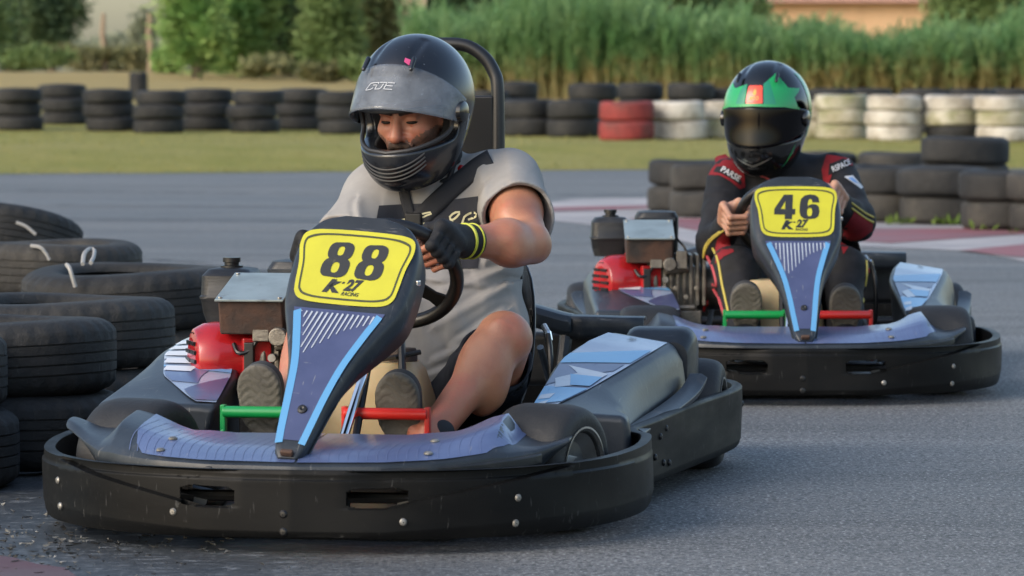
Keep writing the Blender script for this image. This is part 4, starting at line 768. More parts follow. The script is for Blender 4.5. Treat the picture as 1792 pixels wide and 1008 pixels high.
    pa('shoulder_pad',[(1446,270),(1462,272),(1484,276),(1500,286),(1494,290),(1470,288),(1452,304),(1446,322),(1438,318),(1436,296)],1.38,m_suitr,.004)
    pa('pad_panel',[(1254,291),(1268,291),(1287,303),(1297,318),(1294,323),(1278,312),(1262,303),(1248,300)],1.36,m_suit,.0065); pa('pad_panel',[(1450,286),(1474,277),(1492,284),(1470,291),(1454,302),(1446,306)],1.38,m_suit,.0065)
    def txt(nm,s,a,b_,size,y,off,m=m_white):
        (x0,z0),(x1,z1)=px(*a,y),px(*b_,y); d=np.array([x1-x0,z1-z0]); L=np.linalg.norm(d); d/=L; n_=np.array([-d[1],d[0]]); F=textpoly(s,size,.1,.02); w=max(q[0] for f in F for q in f)-min(q[0] for f in F for q in f); k=L/w
        mid=np.array([(x0+x1)/2,(z0+z1)/2]); put(nm,patch([[ [tuple(mid+d*q[0]*k+n_*q[1]*1.0) for q in f] ] for f in F],pm(off),.5),m,su)
    txt('shoulder_text','PARSE',(1259,298),(1291,317),.028,1.36,.0085); txt('shoulder_text','RSPACE',(1454,300),(1488,286),.025,1.38,.0085)
    pa('arm_badge',[(1474,308),(1490,306),(1509,327),(1503,329),(1488,318)],1.33,m_white,.004); pa('badge_print',[(1480,310),(1489,309),(1499,320),(1490,317)],1.33,mat('badge_blue',(.12,.25,.5),.5),.006)
    pa('arm_panel',[(1466,440),(1463,418),(1490,368),(1500,374),(1527,392),(1526,404),(1504,420),(1480,424)],1.12,m_suitr,.003); pa('arm_panel',[(1253,418),(1262,405),(1273,415),(1279,436),(1262,444),(1246,458)],1.1,m_suitr,.003)
    def pipe(pts,y,m,r=.0035): tube_on('piping',T,[px(a,b_,y) for a,b_ in pts],r,m,su,OFF,.002)
    for dy in(0,9): pipe([(1484,353+dy),(1500,364+dy),(1514,373+dy),(1528,380+dy)],1.12,m_suity); pipe([(1262-dy*.6,400+dy*.2),(1247-dy*.6,415+dy*.2),(1236-dy*.4,432+dy*.2),(1231,450+dy*.2)],1.12,m_suity)
    pipe([(1253,438),(1259,465),(1264,500),(1272,545)],.88,m_suity,.0045); pipe([(1243,452),(1252,485),(1257,520),(1268,560)],.9,m_redpip,.0055); pipe([(1517,444),(1518,470),(1514,505),(1508,528)],.9,m_suity,.004); pipe([(1521,470),(1523,500),(1516,530)],.9,m_redpip,.004)
    pipe([(1331,308),(1342,312),(1352,318)],1.33,m_redpip,.003)
    shoe('shoe',per,(-.142,.755,.10),(-.144,.70,.325),OFF); shoe('shoe',per,(.178,.755,.10),(.178,.70,.315),OFF)
    h=helmet(per,Matrix.Translation(-Vector(OFF))@HM,m_helmg,1.13); vz,fn=visor(h,m_visorb,0,.004,-20,25)
    def hp(nm,poly,m,off=.0014): put(nm,hpatch(ccw(poly),off),m,h)
    hp('green_panel',[(-13,27),(-40,25),(-72,16),(-84,14),(-80,36),(-62,52),(-40,46),(-16,52),(-13,40)],m_hgreen); hp('green_panel',[(13,27),(40,25),(66,18),(62,34),(84,42),(56,46),(44,66),(24,58),(13,52)],m_hgreen); hp('green_panel',[(93,-26),(108,-20),(132,10),(140,46),(104,58),(98,34),(97,14),(94,-8)],m_hgreen)
    hp('teal_panel',[(13,27),(30,25.5),(24,57),(13,52)],m_hgreen2,.002); hp('teal_panel',[(-13,27),(-28,26),(-24,49),(-16,52)],m_hgreen2,.002); hp('green_lip',[(-86,13),(-40,23.5),(0,25.5),(40,23.5),(66,18),(66,20.5),(40,27),(0,28.5),(-40,27),(-86,16)],m_hgreen,.006)
    hp('red_sticker',rrect(0,39.5,11.5,10.5,2),m_hred,.0022)
    hp('sticker_mark',[(-2.2,40),(-.8,46),(0,43.5),(1.2,46.5),(2.4,41),(1.6,38.2),(-1.6,38.2)],m_suity,.003)
    put('sticker_mark',patch([[[(q[0]*105,q[1]*105+33) for q in f]] for f in textpoly('MTO',.055,.1,.02)],lambda q:hsurf(q[:,0],q[:,1],.003),50),m_suity,h)
    for pts,m in(([(-22,-31),(-2,-37),(20,-30)],m_alu),([(34,-46),(48,-34),(58,-24)],m_hgreen),([(-30,-40),(-16,-50),(-4,-54)],m_alu)): put('chin_line',patch(tris(bands(resample(np.array(pts,float),14),np.r_[np.linspace(.3,2.2,7),np.linspace(2.2,.3,7)])),lambda q:hsurf(q[:,0],q[:,1],.0014),50),m,h)
def drivers():
    driver_a(); driver_b()
# ------------------------------------------------------------------ setting
FPX=6825.; CH=.98
def gz(x,y):
    s=np.asarray(y)-(45.1+.3*np.clip(x,-8,3)); t=np.clip(s/3.2,0,1); z=.27*t*t*(3-2*t)
    z=z+np.clip(s-3.2,0,9)*.006+np.clip(s-11,0,42)*.0235
    return z
def px2x(px,Z): return (px-896)*Z/FPX
def ground_nodes(m,kind):
    nt=m.node_tree;N=nt.nodes;Lk=nt.links;p=N['Principled BSDF']; tc=N.new('ShaderNodeTexCoord')
    def noise(s,sc=(1,1,1),d=8,r=.65):
        mp=N.new('ShaderNodeMapping'); mp.inputs['Scale'].default_value=sc; Lk.new(tc.outputs['Object'],mp.inputs[0]); n=N.new('ShaderNodeTexNoise'); n.inputs['Scale'].default_value=s; n.inputs['Detail'].default_value=d; n.inputs['Roughness'].default_value=r; Lk.new(mp.outputs[0],n.inputs[0]); return n.outputs[0]
    def rng(v,a,b,lo=0,hi=1):
        q=N.new('ShaderNodeMapRange'); Lk.new(v,q.inputs[0]); q.inputs[1].default_value=a;q.inputs[2].default_value=b;q.inputs[3].default_value=lo;q.inputs[4].default_value=hi; return q.outputs[0]
    def mix(f,a,b):
        q=N.new('ShaderNodeMix'); q.data_type='RGBA'
        if isinstance(f,float): q.inputs[0].default_value=f
        else: Lk.new(f,q.inputs[0])
        for i,c in ((6,a),(7,b)):
            if isinstance(c,tuple): q.inputs[i].default_value=c+(1,)
            else: Lk.new(c,q.inputs[i])
        return q.outputs[2]
    def mul(a,b):
        q=N.new('ShaderNodeMath'); q.operation='MULTIPLY'; Lk.new(a,q.inputs[0])
        if isinstance(b,float): q.inputs[1].default_value=b
        else: Lk.new(b,q.inputs[1])
        return q.outputs[0]
    return N,Lk,p,tc,noise,rng,mix,mul
def asphalt():
    m=bpy.data.materials.new('asphalt'); m.use_nodes=True; N,Lk,p,tc,noise,rng,mix,mul=ground_nodes(m,0)
    big=rng(noise(.45,(.5,1.3,1),9,.7),.38,.62); streak=rng(noise(1.1,(.12,1,1),6),.42,.66); fine=rng(noise(52,(1,.8,1),5,.85),.40,.62); agg=rng(noise(105,(1,1,1),2,.6),.57,.66); med=rng(noise(14,(1,1,1),6,.7),.35,.68)
    c=mix(big,(.155,.158,.157),(.265,.264,.258)); c=mix(mul(streak,.8),c,(.055,.057,.058)); c=mix(mul(rng(noise(2.2,(.16,1.3,1),7,.7),.5,.7),.6),c,(.27,.27,.265)); c=mix(mul(med,.4),c,(.13,.138,.146)); c=mix(mul(fine,.95),c,(.012,.015,.018)); c=mix(mul(agg,.85),c,(.42,.425,.425))
    # damp, scuffed patch where the karts brake, with pale flecks
    vd=N.new('ShaderNodeVectorMath'); vd.operation='DISTANCE'; mp=N.new('ShaderNodeMapping'); mp.inputs['Scale'].default_value=(1,.62,1); Lk.new(tc.outputs['Object'],mp.inputs[0]); Lk.new(mp.outputs[0],vd.inputs[0]); vd.inputs[1].default_value=(-1.0,8.45*.62,0)
    ns=noise(5,(1,.5,1),8,.7); ad=N.new('ShaderNodeMath'); ad.operation='MULTIPLY_ADD'; Lk.new(ns,ad.inputs[0]); ad.inputs[1].default_value=.7; Lk.new(vd.outputs['Value'],ad.inputs[2])
    wet=rng(ad.outputs[0],.85,1.45,1,0); c=mix(mul(wet,.8),c,(.028,.034,.040)); fl=rng(noise(26,(.45,1.7,1),6,.8),.54,.62); c=mix(mul(mul(wet,fl),.85),c,(.30,.32,.34))
    Lk.new(c,p.inputs['Base Color']); rg=rng(big,0,1,.62,.74); mx=N.new('ShaderNodeMath'); mx.operation='MULTIPLY_ADD'; Lk.new(wet,mx.inputs[0]); mx.inputs[1].default_value=-.34; Lk.new(rg,mx.inputs[2]); Lk.new(mx.outputs[0],p.inputs['Roughness']); p.inputs['Specular IOR Level'].default_value=.42
    b=N.new('ShaderNodeBump'); b.inputs['Strength'].default_value=.5; b.inputs['Distance'].default_value=.006; Lk.new(noise(150,(1,1,1),5,.75),b.inputs['Height'])
    b2=N.new('ShaderNodeBump'); b2.inputs['Strength'].default_value=.4; b2.inputs['Distance'].default_value=.02; Lk.new(mul(noise(16,(.6,1.5,1),7,.7),wet),b2.inputs['Height']); Lk.new(b.outputs[0],b2.inputs['Normal']); Lk.new(b2.outputs[0],p.inputs['Normal'])
    return m
def grass_mat():
    m=bpy.data.materials.new('mown_grass'); m.use_nodes=True; N,Lk,p,tc,noise,rng,mix,mul=ground_nodes(m,1)
    big=rng(noise(.22,(.5,1,1)),.38,.62); md=rng(noise(1.4,(.6,1,1),8,.7),.36,.66); fi=rng(noise(28,(1,.4,1),5,.75),.32,.68)
    c=mix(big,(.36,.33,.10),(.46,.39,.17)); c=mix(mul(md,.6),c,(.22,.25,.06)); c=mix(mul(fi,.5),c,(.11,.13,.035)); 
    sep=N.new('ShaderNodeSeparateXYZ'); Lk.new(tc.outputs['Object'],sep.inputs[0]); far=rng(sep.outputs['Y'],57,72,0,.75); c=mix(far,c,(.42,.31,.15))
    Lk.new(c,p.inputs['Base Color']); p.inputs['Roughness'].default_value=.9; p.inputs['Specular IOR Level'].default_value=.1
    b=N.new('ShaderNodeBump'); b.inputs['Strength'].default_value=.9; b.inputs['Distance'].default_value=.06; Lk.new(noise(30,(1,.5,1),6,.75),b.inputs['Height']); Lk.new(b.outputs[0],p.inputs['Normal'])
    return m
def paint(name,c,wear):
    m=bpy.data.materials.new(name); m.use_nodes=True; N,Lk,p,tc,noise,rng,mix,mul=ground_nodes(m,0)
    w=rng(noise(1.6,(.6,1,1),9,.72),.40,.72); f=rng(noise(30,(1,1,1),5,.7),.35,.7); q=mix(mul(w,wear),c,(.10,.11,.12)); q=mix(mul(f,.25),q,(.12,.11,.11)); Lk.new(q,p.inputs['Base Color']); p.inputs['Roughness'].default_value=.7
    return m
m_asph=asphalt(); m_grass=grass_mat(); m_pred=paint('faded_red_paint',(.25,.062,.07),.85); m_pwhite=paint('faded_white_paint',(.42,.385,.38),.85); m_pmar=paint('worn_maroon_paint',(.085,.035,.045),.5); m_conc=mat('kerb_concrete',(.16,.165,.17),.8,col2=(.08,.085,.09),vs=6,bump=.4,bs=30)
me=mesh('g',[(-500,-600,0),(500,-600,0),(500,900,0),(-500,900,0)],[(0,1,2,3)],False); tag(put('ground',me,m_asph),kind='structure')
xs=np.r_[np.linspace(-300,-14,24),np.linspace(-12,16,57),np.linspace(20,300,24)]; sv=np.r_[np.linspace(-.15,3.4,12),np.linspace(4,60,40),np.linspace(70,800,20)]
G=[]
for x in xs:
    e=45.1+.3*min(max(x,-8),3); w=.10*math.sin(x*2.1)+.07*math.sin(x*5.3+1)
    G.append([(x,e+s+(w if s<.2 else 0),float(gz(x,e+s))+(.012 if s>.05 else .004)) for s in sv])
b=MB(); b.grid(G); tag(b.put('grass_verge',m_grass),kind='structure')
# painted run-off apron beside the tyre island
def flat(name,P,m,z): tag(put(name,mesh(name,[(x,y,z) for x,y in P],[tuple(range(len(P)))],False),m),kind='structure')
def w2(px,py): Z=CH*FPX/(py-150); return ((px-896)*Z/FPX,Z)
flat('painted_apron',[w2(*q) for q in((940,358),(1000,349),(1140,347),(1300,352),(1500,380),(1792,397),(2300,415),(2300,520),(1792,458),(1700,440),(1500,432),(1215,428),(1130,405),(950,385))],m_pwhite,.004)
flat('painted_stripe',[w2(*q) for q in((1100,384),(1300,384),(1420,396),(1560,402),(1680,401),(1792,403),(1900,404),(1900,409),(1792,411),(1660,420),(1560,427),(1420,420),(1215,404))],m_pred,.008)
flat('painted_stripe',[w2(*q) for q in((1680,440),(1792,429),(1960,418),(1960,440),(1792,453))],m_pred,.008)
flat('painted_stripe',[w2(*q) for q in((960,364),(1135,360),(1135,366),(960,372))],m_pred,.008)
flat('painted_stripe',[w2(*q) for q in((-80,968),(20,982),(60,993),(110,1000),(150,1030),(-80,1030))],m_pmar,.004)
b=MB(); kp=[(-7,8.6),(-3.2,9.55),(-1.35,10.05),(-1.15,10.5),(-.95,11.2),(-1.0,12.5)]
b.loft([[(x-.1,y+.02,-.01),(x-.1,y+.02,.035),(x+.06,y-.06,.035),(x+.09,y-.09,-.01)] for x,y in spline(kp,30)]); tag(b.put('kerb_edge',m_conc),kind='structure')
# tyres
def tyremat(name,c,c2,dust,dlo=.5,rough=.75,moss=None):
    m=mat(name,c,rough,col2=c2,vs=4,bump=.5,bs=22,dust=dust,ds=2.6,dlo=dlo,dhi=dlo+.25,bdist=.02,scr=((dust[0]*1.5,.68) if c[0]<.05 else None))
    return m
tm=[tyremat('old_black_tyre',(.008,.0085,.009),(.018,.018,.0175),(.045,.042,.036),.54),tyremat('dusty_black_tyre',(.014,.0135,.0125),(.028,.026,.023),(.065,.058,.046),.5)]
tw=[tyremat('white_painted_tyre',(.52,.49,.43),(.37,.33,.27),(.17,.15,.11),.48),tyremat('stained_white_tyre',(.48,.45,.36),(.33,.29,.21),(.17,.18,.06),.43)]
tr=tyremat('red_painted_tyre',(.26,.035,.03),(.16,.022,.02),(.07,.05,.04),.5)
def tyremesh(name,rr,hh,m,seg=56,groove=.005,seed=0):
    r=random.Random(seed); o=[]
    hh_=hh/2
    pr=[(rr*.60,-hh_*.80),(rr*.64,-hh_*.95),(rr*.74,-hh_),(rr*.86,-hh_*.97),(rr*.95,-hh_*.84),(rr*.985,-hh_*.72)]
    tr_=[]
    for k in range(5):
        a=-hh_*.66+k*hh_*.264; e=a+hh_*.264
        R_=rr*(1-.012*abs((a+e)/2/hh_)**2); tr_+=[(R_,a+.0025),(R_,e-.0025)]+([(R_-groove,e-.002),(R_-groove,e+.002)] if (k<4 and groove) else [])
    top=[(rr*.985,hh_*.72),(rr*.95,hh_*.84),(rr*.90,hh_*.93),(rr*.86,hh_*.97),(rr*.80,hh_*.985),(rr*.74,hh_),(rr*.68,hh_*.975),(rr*.64,hh_*.93),(rr*.61,hh_*.82),(rr*.60,hh_*.7)]
    ins=[(rr*.66,hh_*.6),(rr*.86,hh_*.5),(rr*.90,0),(rr*.86,-hh_*.5),(rr*.66,-hh_*.6)]
    P=pr+tr_+top+ins; b=MB(); b.lathe(P,seg,closed=True); V=np.array(b.V); a=np.arctan2(V[:,1],V[:,0]); f=1+.012*np.sin(2*a+r.random()*6)+.006*np.sin(5*a+r.random()*6)
    V[:,0]*=f;V[:,1]*=f; V[:,2]+=.006*np.sin(2*a+r.random()*6)
    # sipes on the outermost tread verts
    if seg>60:
        n=len(V)//seg; rr_=np.hypot(V[:,0],V[:,1]).reshape(n,seg); zz=V[:,2].reshape(n,seg); ph=np.arange(seg)
        for i in range(n):
            if abs(zz[i].mean())>hh_*.58 and rr_[i].mean()>rr*.93:
                k=1-.018*((ph//2+ (1 if zz[i].mean()>0 else 0))%2)*(1.0 if abs(zz[i].mean())>hh_*.7 else .8); V[i*seg:(i+1)*seg,0]*=k; V[i*seg:(i+1)*seg,1]*=k
    b.V=[tuple(v) for v in V]; me=b.mesh(name); me.materials.append(m); return me
TM={}
def tyre(x,y,z,rad,h,m,label,group,tilt=(0,0),seed=0):
    far=y>20; key=(round(rad,2),round(h,3),m.name,seed%3,far); rad=round(rad,2)
    if key not in TM: TM[key]=tyremesh('tyre',rad,h,m,48 if far else 144,0 if far else .005,seed=seed)
    o=bpy.data.objects.new('tyre',TM[key]); COL.objects.link(o); o.location=(x,y,z+h/2); o.rotation_euler=(tilt[0],tilt[1],random.uniform(0,6.28)); tag(o,label,'tyre',group); return o
lv={1:['single'],2:['bottom','top'],3:['bottom','middle','top']}
def stack(px,Z,n,h,rad,ms,where,group,z0=None,tilt=None,jit=.02,seed=0):
    x=px2x(px,Z); z=(float(gz(x,Z)) if z0 is None else z0)
    for i in range(n):
        m=ms[min(i,len(ms)-1)]; last=i==n-1
        dx,dy=(random.uniform(-jit,jit),random.uniform(-jit,jit)) if i else (0,0)
        col='white painted' if 'white' in m.name else 'red painted' if 'red' in m.name else 'black'
        tyre(x+dx,Z+dy,z+.003,rad*random.uniform(.97,1.03) if i else rad,h,m,f'{col} tyre, {lv[n][i]} of {where}' if n>1 else f'{col} tyre {where}',group,tilt if (tilt and last) else (random.uniform(-.012,.012),random.uniform(-.012,.012)) if i else (0,0),seed+i); z+=h-.008
B0,B1=tm
g='tyre stacks by the left edge'
stack(-211,9.5,2,.195,.33,[B0,B0],'the two-tyre stack cut by the left picture edge, nearest the camera',g,0)
stack(-5,10.02,2,.195,.33,[B0,B0],'the large near stack left of the leading kart front wheel',g,0,seed=1)
stack(108,10.95,2,.195,.325,[B0,B0],'the stack directly behind the large near stack on the left',g,0,seed=2)
stack(216,12.75,2,.195,.36,[B1,B0],'the wide stack beside the leading kart engine on the left',g,0,(R(.5),R(-1.6)),seed=0)
stack(87,14.4,2,.205,.33,[B0,B1],'the second farthest left stack',g,0,seed=1)
stack(7,16.3,2,.205,.335,[B0,B0],'the farthest stack of the left group, its hole showing',g,.045,(R(14),R(-2)),seed=2)
g='tyre stacks of the island behind the second kart'
for i,(px,Z,n,wh) in enumerate(((1207,30.4,2,'the leftmost stack of the island behind the second kart'),(1249,29.1,2,'the island stack touching the green-helmeted driver right elbow side'),(1315,31.2,2,'the island stack hidden mostly by the green helmet'),(1428,34,2,'the far island stack just right of the green helmet'),(1545,28.2,2,'the island stack just right of the red-black sleeve'),(1562,33.8,2,'the far low island stack right of the second driver shoulder'),(1657,27.66,2,'the brownish island stack with weeds at its foot'),(1692,28.9,3,'the tall three-tyre island stack'),(1767,26.6,2,'the island stack right of the brownish one'),(1853,26.2,2,'the island stack cut by the right picture edge'))):
    stack(px,Z,n,.205,.33,[B1,B1 if i%2 else B0,B0],wh,g,0,seed=i,jit=.03)
g='tyre stacks along the far verge'
od=['first','second','third','fourth','fifth','sixth','seventh','eighth']
for i,(px,Z,n,yt) in enumerate(((33,55,3,0),(115,57.5,3,0),(195,55,3,0),(278,54,3,0),(360,55.5,3,0),(447,54.5,3,0),(527,56,3,0),(603,53.5,3,0))):
    stack(px,Z,n,.205,.352,[B0,B0,B0],f'the {od[i]} far stack counted from the left picture edge',g,jit=.05,seed=i)
W0,W1=tw
for i,(px,Z,n,ms,wh) in enumerate(((850,56,3,[B0],'the far stack showing beside the roll hoop'),(926,52.2,2,[B0,B0],'the first far stack right of the roll hoop'),(1003,51.7,2,[B0,B0],'the far stack left of the red one'),(1096,49.7,2,[tr,tr],'the red far stack'),(1191,50.2,2,[W0,W0],'the white far stack beside the red one'),(1275,50.7,2,[W1,W0],'the white far stack half hidden left of the green helmet'),(1408,51.2,2,[W1,W0],'the white far stack half hidden right of the green helmet'),(1473,50.7,3,[W1,W1,W1],'the dark-stained white far stack'),(1565,49.7,3,[W0,W0,W0],'the clean white far stack second from the helmet'),(1668,49.7,3,[B0,W1,W0],'the moss-stained white far stack'),(1757,49.2,3,[W0,W1,W0],'the white far stack at the right picture edge'),(1845,49.2,3,[W1,W0,W0],'the white far stack cut by the right edge'))):
    hh=.255 if n==2 else .20; 
    stack(px,Z,n,hh,.355,ms,wh,g,jit=.04,seed=i)
g='dark tyres on the second far row'
for i,(px,Z,wh) in enumerate(((905,54,'beside the roll hoop'),(1037,52,'left of the red stack'),(1122,53,'above the red stack'),(1206,52.5,'above the first white stack'),(1270,53,'left of the green helmet'),(1455,53,'above the white stack near the helmet'),(1520,53.5,'between two white stacks, right of the helmet'),(1617,52,'highest, left of the moss-stained stack'),(1697,52,'above the moss-stained stack'),(1772,53,'at the right picture edge'))):
    stack(px,Z+2.5,3,.24 if px<1240 else .215,.34,[B0],'second-row stack '+wh,g,jit=.03,seed=i)
stack(243,71,1,.5,.17,[B0],'standing far back on the tan grass behind the left stacks','tyre stacks along the far verge')
# ties on the near left tyres
m_tie=mat('grey_tie',(.32,.31,.29),.6)
def tie(P,lab):
    b=MB(); b.tube(spline(P,16),.007,6); tag(b.put('tie_strap',m_tie),lab,'strap','ties on the left tyres')
def on(px,py,Z): return ((px-896)*Z/FPX,Z,CH-(py-150)*Z/FPX)
m_skid=mat('tyre_mark',(.02,.021,.022),.6); nt=m_skid.node_tree; tcn=nt.nodes.new('ShaderNodeTexCoord'); nn_=nt.nodes.new('ShaderNodeTexNoise'); nn_.inputs['Scale'].default_value=5; nn_.inputs['Detail'].default_value=8; nt.links.new(tcn.outputs['Object'],nn_.inputs[0]); mr_=nt.nodes.new('ShaderNodeMapRange'); mr_.inputs[1].default_value=.38; mr_.inputs[2].default_value=.75; mr_.inputs[4].default_value=.75; nt.links.new(nn_.outputs[0],mr_.inputs[0]); nt.links.new(mr_.outputs[0],nt.nodes['Principled BSDF'].inputs['Alpha'])
for i_,(P_,w_) in enumerate((([(-6,33),(-2,31.5),(1,31),(4,33)],.22),([(-6,29.5),(-2,28.2),(.2,27.6)],.2),([(-5,36.5),(0,35),(5,37)],.25),([(-4,24.5),(-1.5,21),(-.7,17)],.17))):
    q_=spline(P_,40); b=MB(); T_=np.gradient(q_,axis=0); T_/=np.linalg.norm(T_,axis=1)[:,None]; b.grid([[(x+n0*-w_/2*k,y+n1*w_/2*k,.0035+.0003*i_) for k in(-1,1)] for (x,y),(n1,n0) in zip(q_,T_)]); tag(b.put('tyre_mark',m_skid),kind='structure')
tie([on(116,463,12.42),on(121,470,12.385),on(126,486,12.38),on(131,502,12.385)],'pale grey tie strap hanging down the wide left tyre')
tie([on(144,462,12.5),on(147,444,12.6),on(155,436,12.7),on(164,438,12.7),on(163,450,12.6),on(158,460,12.5)],'looped pale tie strap standing on the wide left tyre')
tie([on(53,430,14.07),on(70,433,14.06),on(80,444,14.06),on(86,455,14.06)],'pale tie strap on the second farthest left tyre')
tie([on(28,389,15.95),on(45,396,15.95),on(62,410,15.95)],'pale tie strap below the farthest left tyre hole')
# rubber crumbs and grit thrown up under the leading kart
n=500; X=RNG.normal(-.95,.22,n); Y=RNG.normal(8.35,.42,n); P=np.column_stack([X,Y,np.full(n,.003)]); D=RNG.normal(size=(n,3,3))*.0036*RNG.uniform(.4,1.5,(n,1,1)); D[:,:,2]=np.abs(D[:,:,2])*.6; D[:,:,0]*=1.8
V=np.concatenate([P[:,None]+D,P[:,None]+np.array([0,0,-.002])],1); F=np.array([[0,1,2],[0,1,3],[1,2,3],[2,0,3]]); F=(F[None]+4*np.arange(n)[:,None,None]).reshape(-1,3)
m_crumb=mat('grit',(.02,.02,.02),.6,col2=(.20,.20,.19),vs=9,vlo=.5,vhi=.6); tag(put('rubber_crumbs',mesh('crumbs',V.reshape(-1,3),F,False),m_crumb),kind='stuff')
# weeds
def leaves(name,pts,size,m,asp=2.2,up=.6,kind=None,parent=None,bend=0):
    n=len(pts); d=RNG.normal(size=(n,3)); d[:,2]=np.abs(d[:,2])*up+ (up-.6); d/=np.linalg.norm(d,axis=1)[:,None]; q=RNG.normal(size=(n,3)); s=np.cross(d,q); s/=np.linalg.norm(s,axis=1)[:,None]
    L=(size*(.6+.8*RNG.random(n)))[:,None]; w=L/asp/2
    V=np.stack([pts-s*w*.3,pts+d*L*.5-s*w,pts+d*L+0*s,pts+d*L*.5+s*w],1).reshape(-1,3); F=np.arange(4*n).reshape(-1,4)
    return V,F
def leafmat(name,c,c2,vs=1.5,tr=.25):
    m=mat(name,c,.65,col2=c2,vs=vs,vlo=.36,vhi=.64,spec=.25); nt=m.node_tree; N=nt.nodes; p=N['Principled BSDF']; out=N['Material Output']
    t=N.new('ShaderNodeBsdfTranslucent'); mx=N.new('ShaderNodeMixShader'); mx.inputs[0].default_value=tr
    src=p.inputs['Base Color'].links[0].from_socket; nt.links.new(src,t.inputs[0]); nt.links.new(p.outputs[0],mx.inputs[1]); nt.links.new(t.outputs[0],mx.inputs[2]); nt.links.new(mx.outputs[0],out.inputs[0]); return m
m_weed=leafmat('weed_leaf',(.07,.13,.02),(.13,.18,.035))
P=[]
for px,Z,n in((1570,27.35,50),(1588,27.3,30),(1680,27.25,60),(1645,27.3,30),(1715,26.2,20),(1525,27.9,30),(1790,25.8,20)):
    P.append(np.column_stack([px2x(px,Z)+RNG.normal(size=n)*.05,Z+RNG.normal(size=n)*.03,RNG.random(n)*.02]))
V,F=leaves('w',np.vstack(P)[::3],.07,m_weed,3.2,1.0); tag(put('weeds',mesh('w',V,F),m_weed),kind='stuff')
# grass blades on the verge
n=16000; X=RNG.uniform(-8,9,n); S_=RNG.random(n)**1.5*26; Y=45.1+.3*np.clip(X,-8,3)+S_; P=np.column_stack([X*(Y/50),Y,gz(X*(Y/50),Y)]); V,F=leaves('g',P,.045,None,4,1.4)
m_blade=leafmat('grass_blade',(.20,.20,.055),(.34,.30,.12),.8); tag(put('grass_blades',mesh('g',V,F),m_blade),kind='stuff')
# reeds
def reeds(name,x0,x1,y0,y1,hfn,n,m,kind='stuff',zoff=0):
    X=RNG.uniform(x0,x1,n);Y=RNG.uniform(y0,y1,n); Hh=np.array([hfn(x) for x in X])*(.72+.42*RNG.random(n)**1.3)*(1+.08*np.sin(X*9)+.06*np.sin(X*23+1)); Z0=gz(X,Y)
    Vs=[];nb=9
    base=np.column_stack([X,Y,Z0]); lean=RNG.normal(size=(n,2))*.10
    tip=base+np.column_stack([lean*Hh[:,None],Hh]); w=.012
    Vs.append(np.stack([base-[w,0,0],base+[w,0,0],tip+[.004,0,0],tip-[.004,0,0]],1).reshape(-1,3))
    for k in range(nb):
        t=RNG.uniform(.18,1,n)[:,None]; p=base+(tip-base)*t; a=RNG.uniform(0,2*math.pi,n); L=(.32+.38*RNG.random(n))[:,None]; d=np.column_stack([np.cos(a)*.55,np.sin(a)*.55,RNG.uniform(.45,1.0,n)]); s=np.column_stack([-np.sin(a),np.cos(a),0*a])*.022
        m1=p+d*L*.55; e=m1+np.column_stack([np.cos(a)*.6,np.sin(a)*.6,RNG.uniform(-.35,.35,n)])*L*.55
        Vs.append(np.stack([p-s*.4,p+s*.4,m1+s,m1-s],1).reshape(-1,3)); Vs.append(np.stack([m1-s,m1+s,e+s*.05,e-s*.05],1).reshape(-1,3))
    V=np.vstack(Vs); return put(name,mesh(name,V,np.arange(len(V)).reshape(-1,4),False),m)
def reedmat():
    m=leafmat('reed_leaf',(.12,.25,.085),(.24,.36,.15),.9,.4); nt=m.node_tree;N=nt.nodes;Lk=nt.links; mx=[q for q in N if q.bl_idname=='ShaderNodeMix'][0]
    # reeds turn straw coloured low down (dead leaf sheaths)
    tc=N.new('ShaderNodeTexCoord'); sp=N.new('ShaderNodeSeparateXYZ'); Lk.new(tc.outputs['Object'],sp.inputs[0]); n=N.new('ShaderNodeTexNoise'); n.inputs['Scale'].default_value=3; Lk.new(tc.outputs['Object'],n.inputs[0])
    a=N.new('ShaderNodeMath'); a.operation='MULTIPLY_ADD'; Lk.new(n.outputs[0],a.inputs[0]); a.inputs[1].default_value=1.6; Lk.new(sp.outputs['Z'],a.inputs[2]); r=N.new('ShaderNodeMapRange'); Lk.new(a.outputs[0],r.inputs[0]); r.inputs[1].default_value=1.75; r.inputs[2].default_value=2.35; r.inputs[3].default_value=.8; r.inputs[4].default_value=0
    q=N.new('ShaderNodeMix'); q.data_type='RGBA'; Lk.new(r.outputs[0],q.inputs[0]); Lk.new(mx.outputs[2],q.inputs[6]); q.inputs[7].default_value=(.45,.33,.15,1)
    for s in ('Principled BSDF','Translucent BSDF'): Lk.new(q.outputs[2],N[s].inputs[0])
    return m
m_reed=reedmat()
hf=lambda x:1.46+.12*math.sin(x*1.3)+.1*math.sin(x*3.1+1)-.52*math.exp(-((x-6.8)/1.9)**2)+.25*math.exp(-((x-1.5)/2.)**2)-.12*(x>8.6)
tag(reeds('reeds',-1.9,13,73,80,hf,6500,m_reed),kind='stuff')
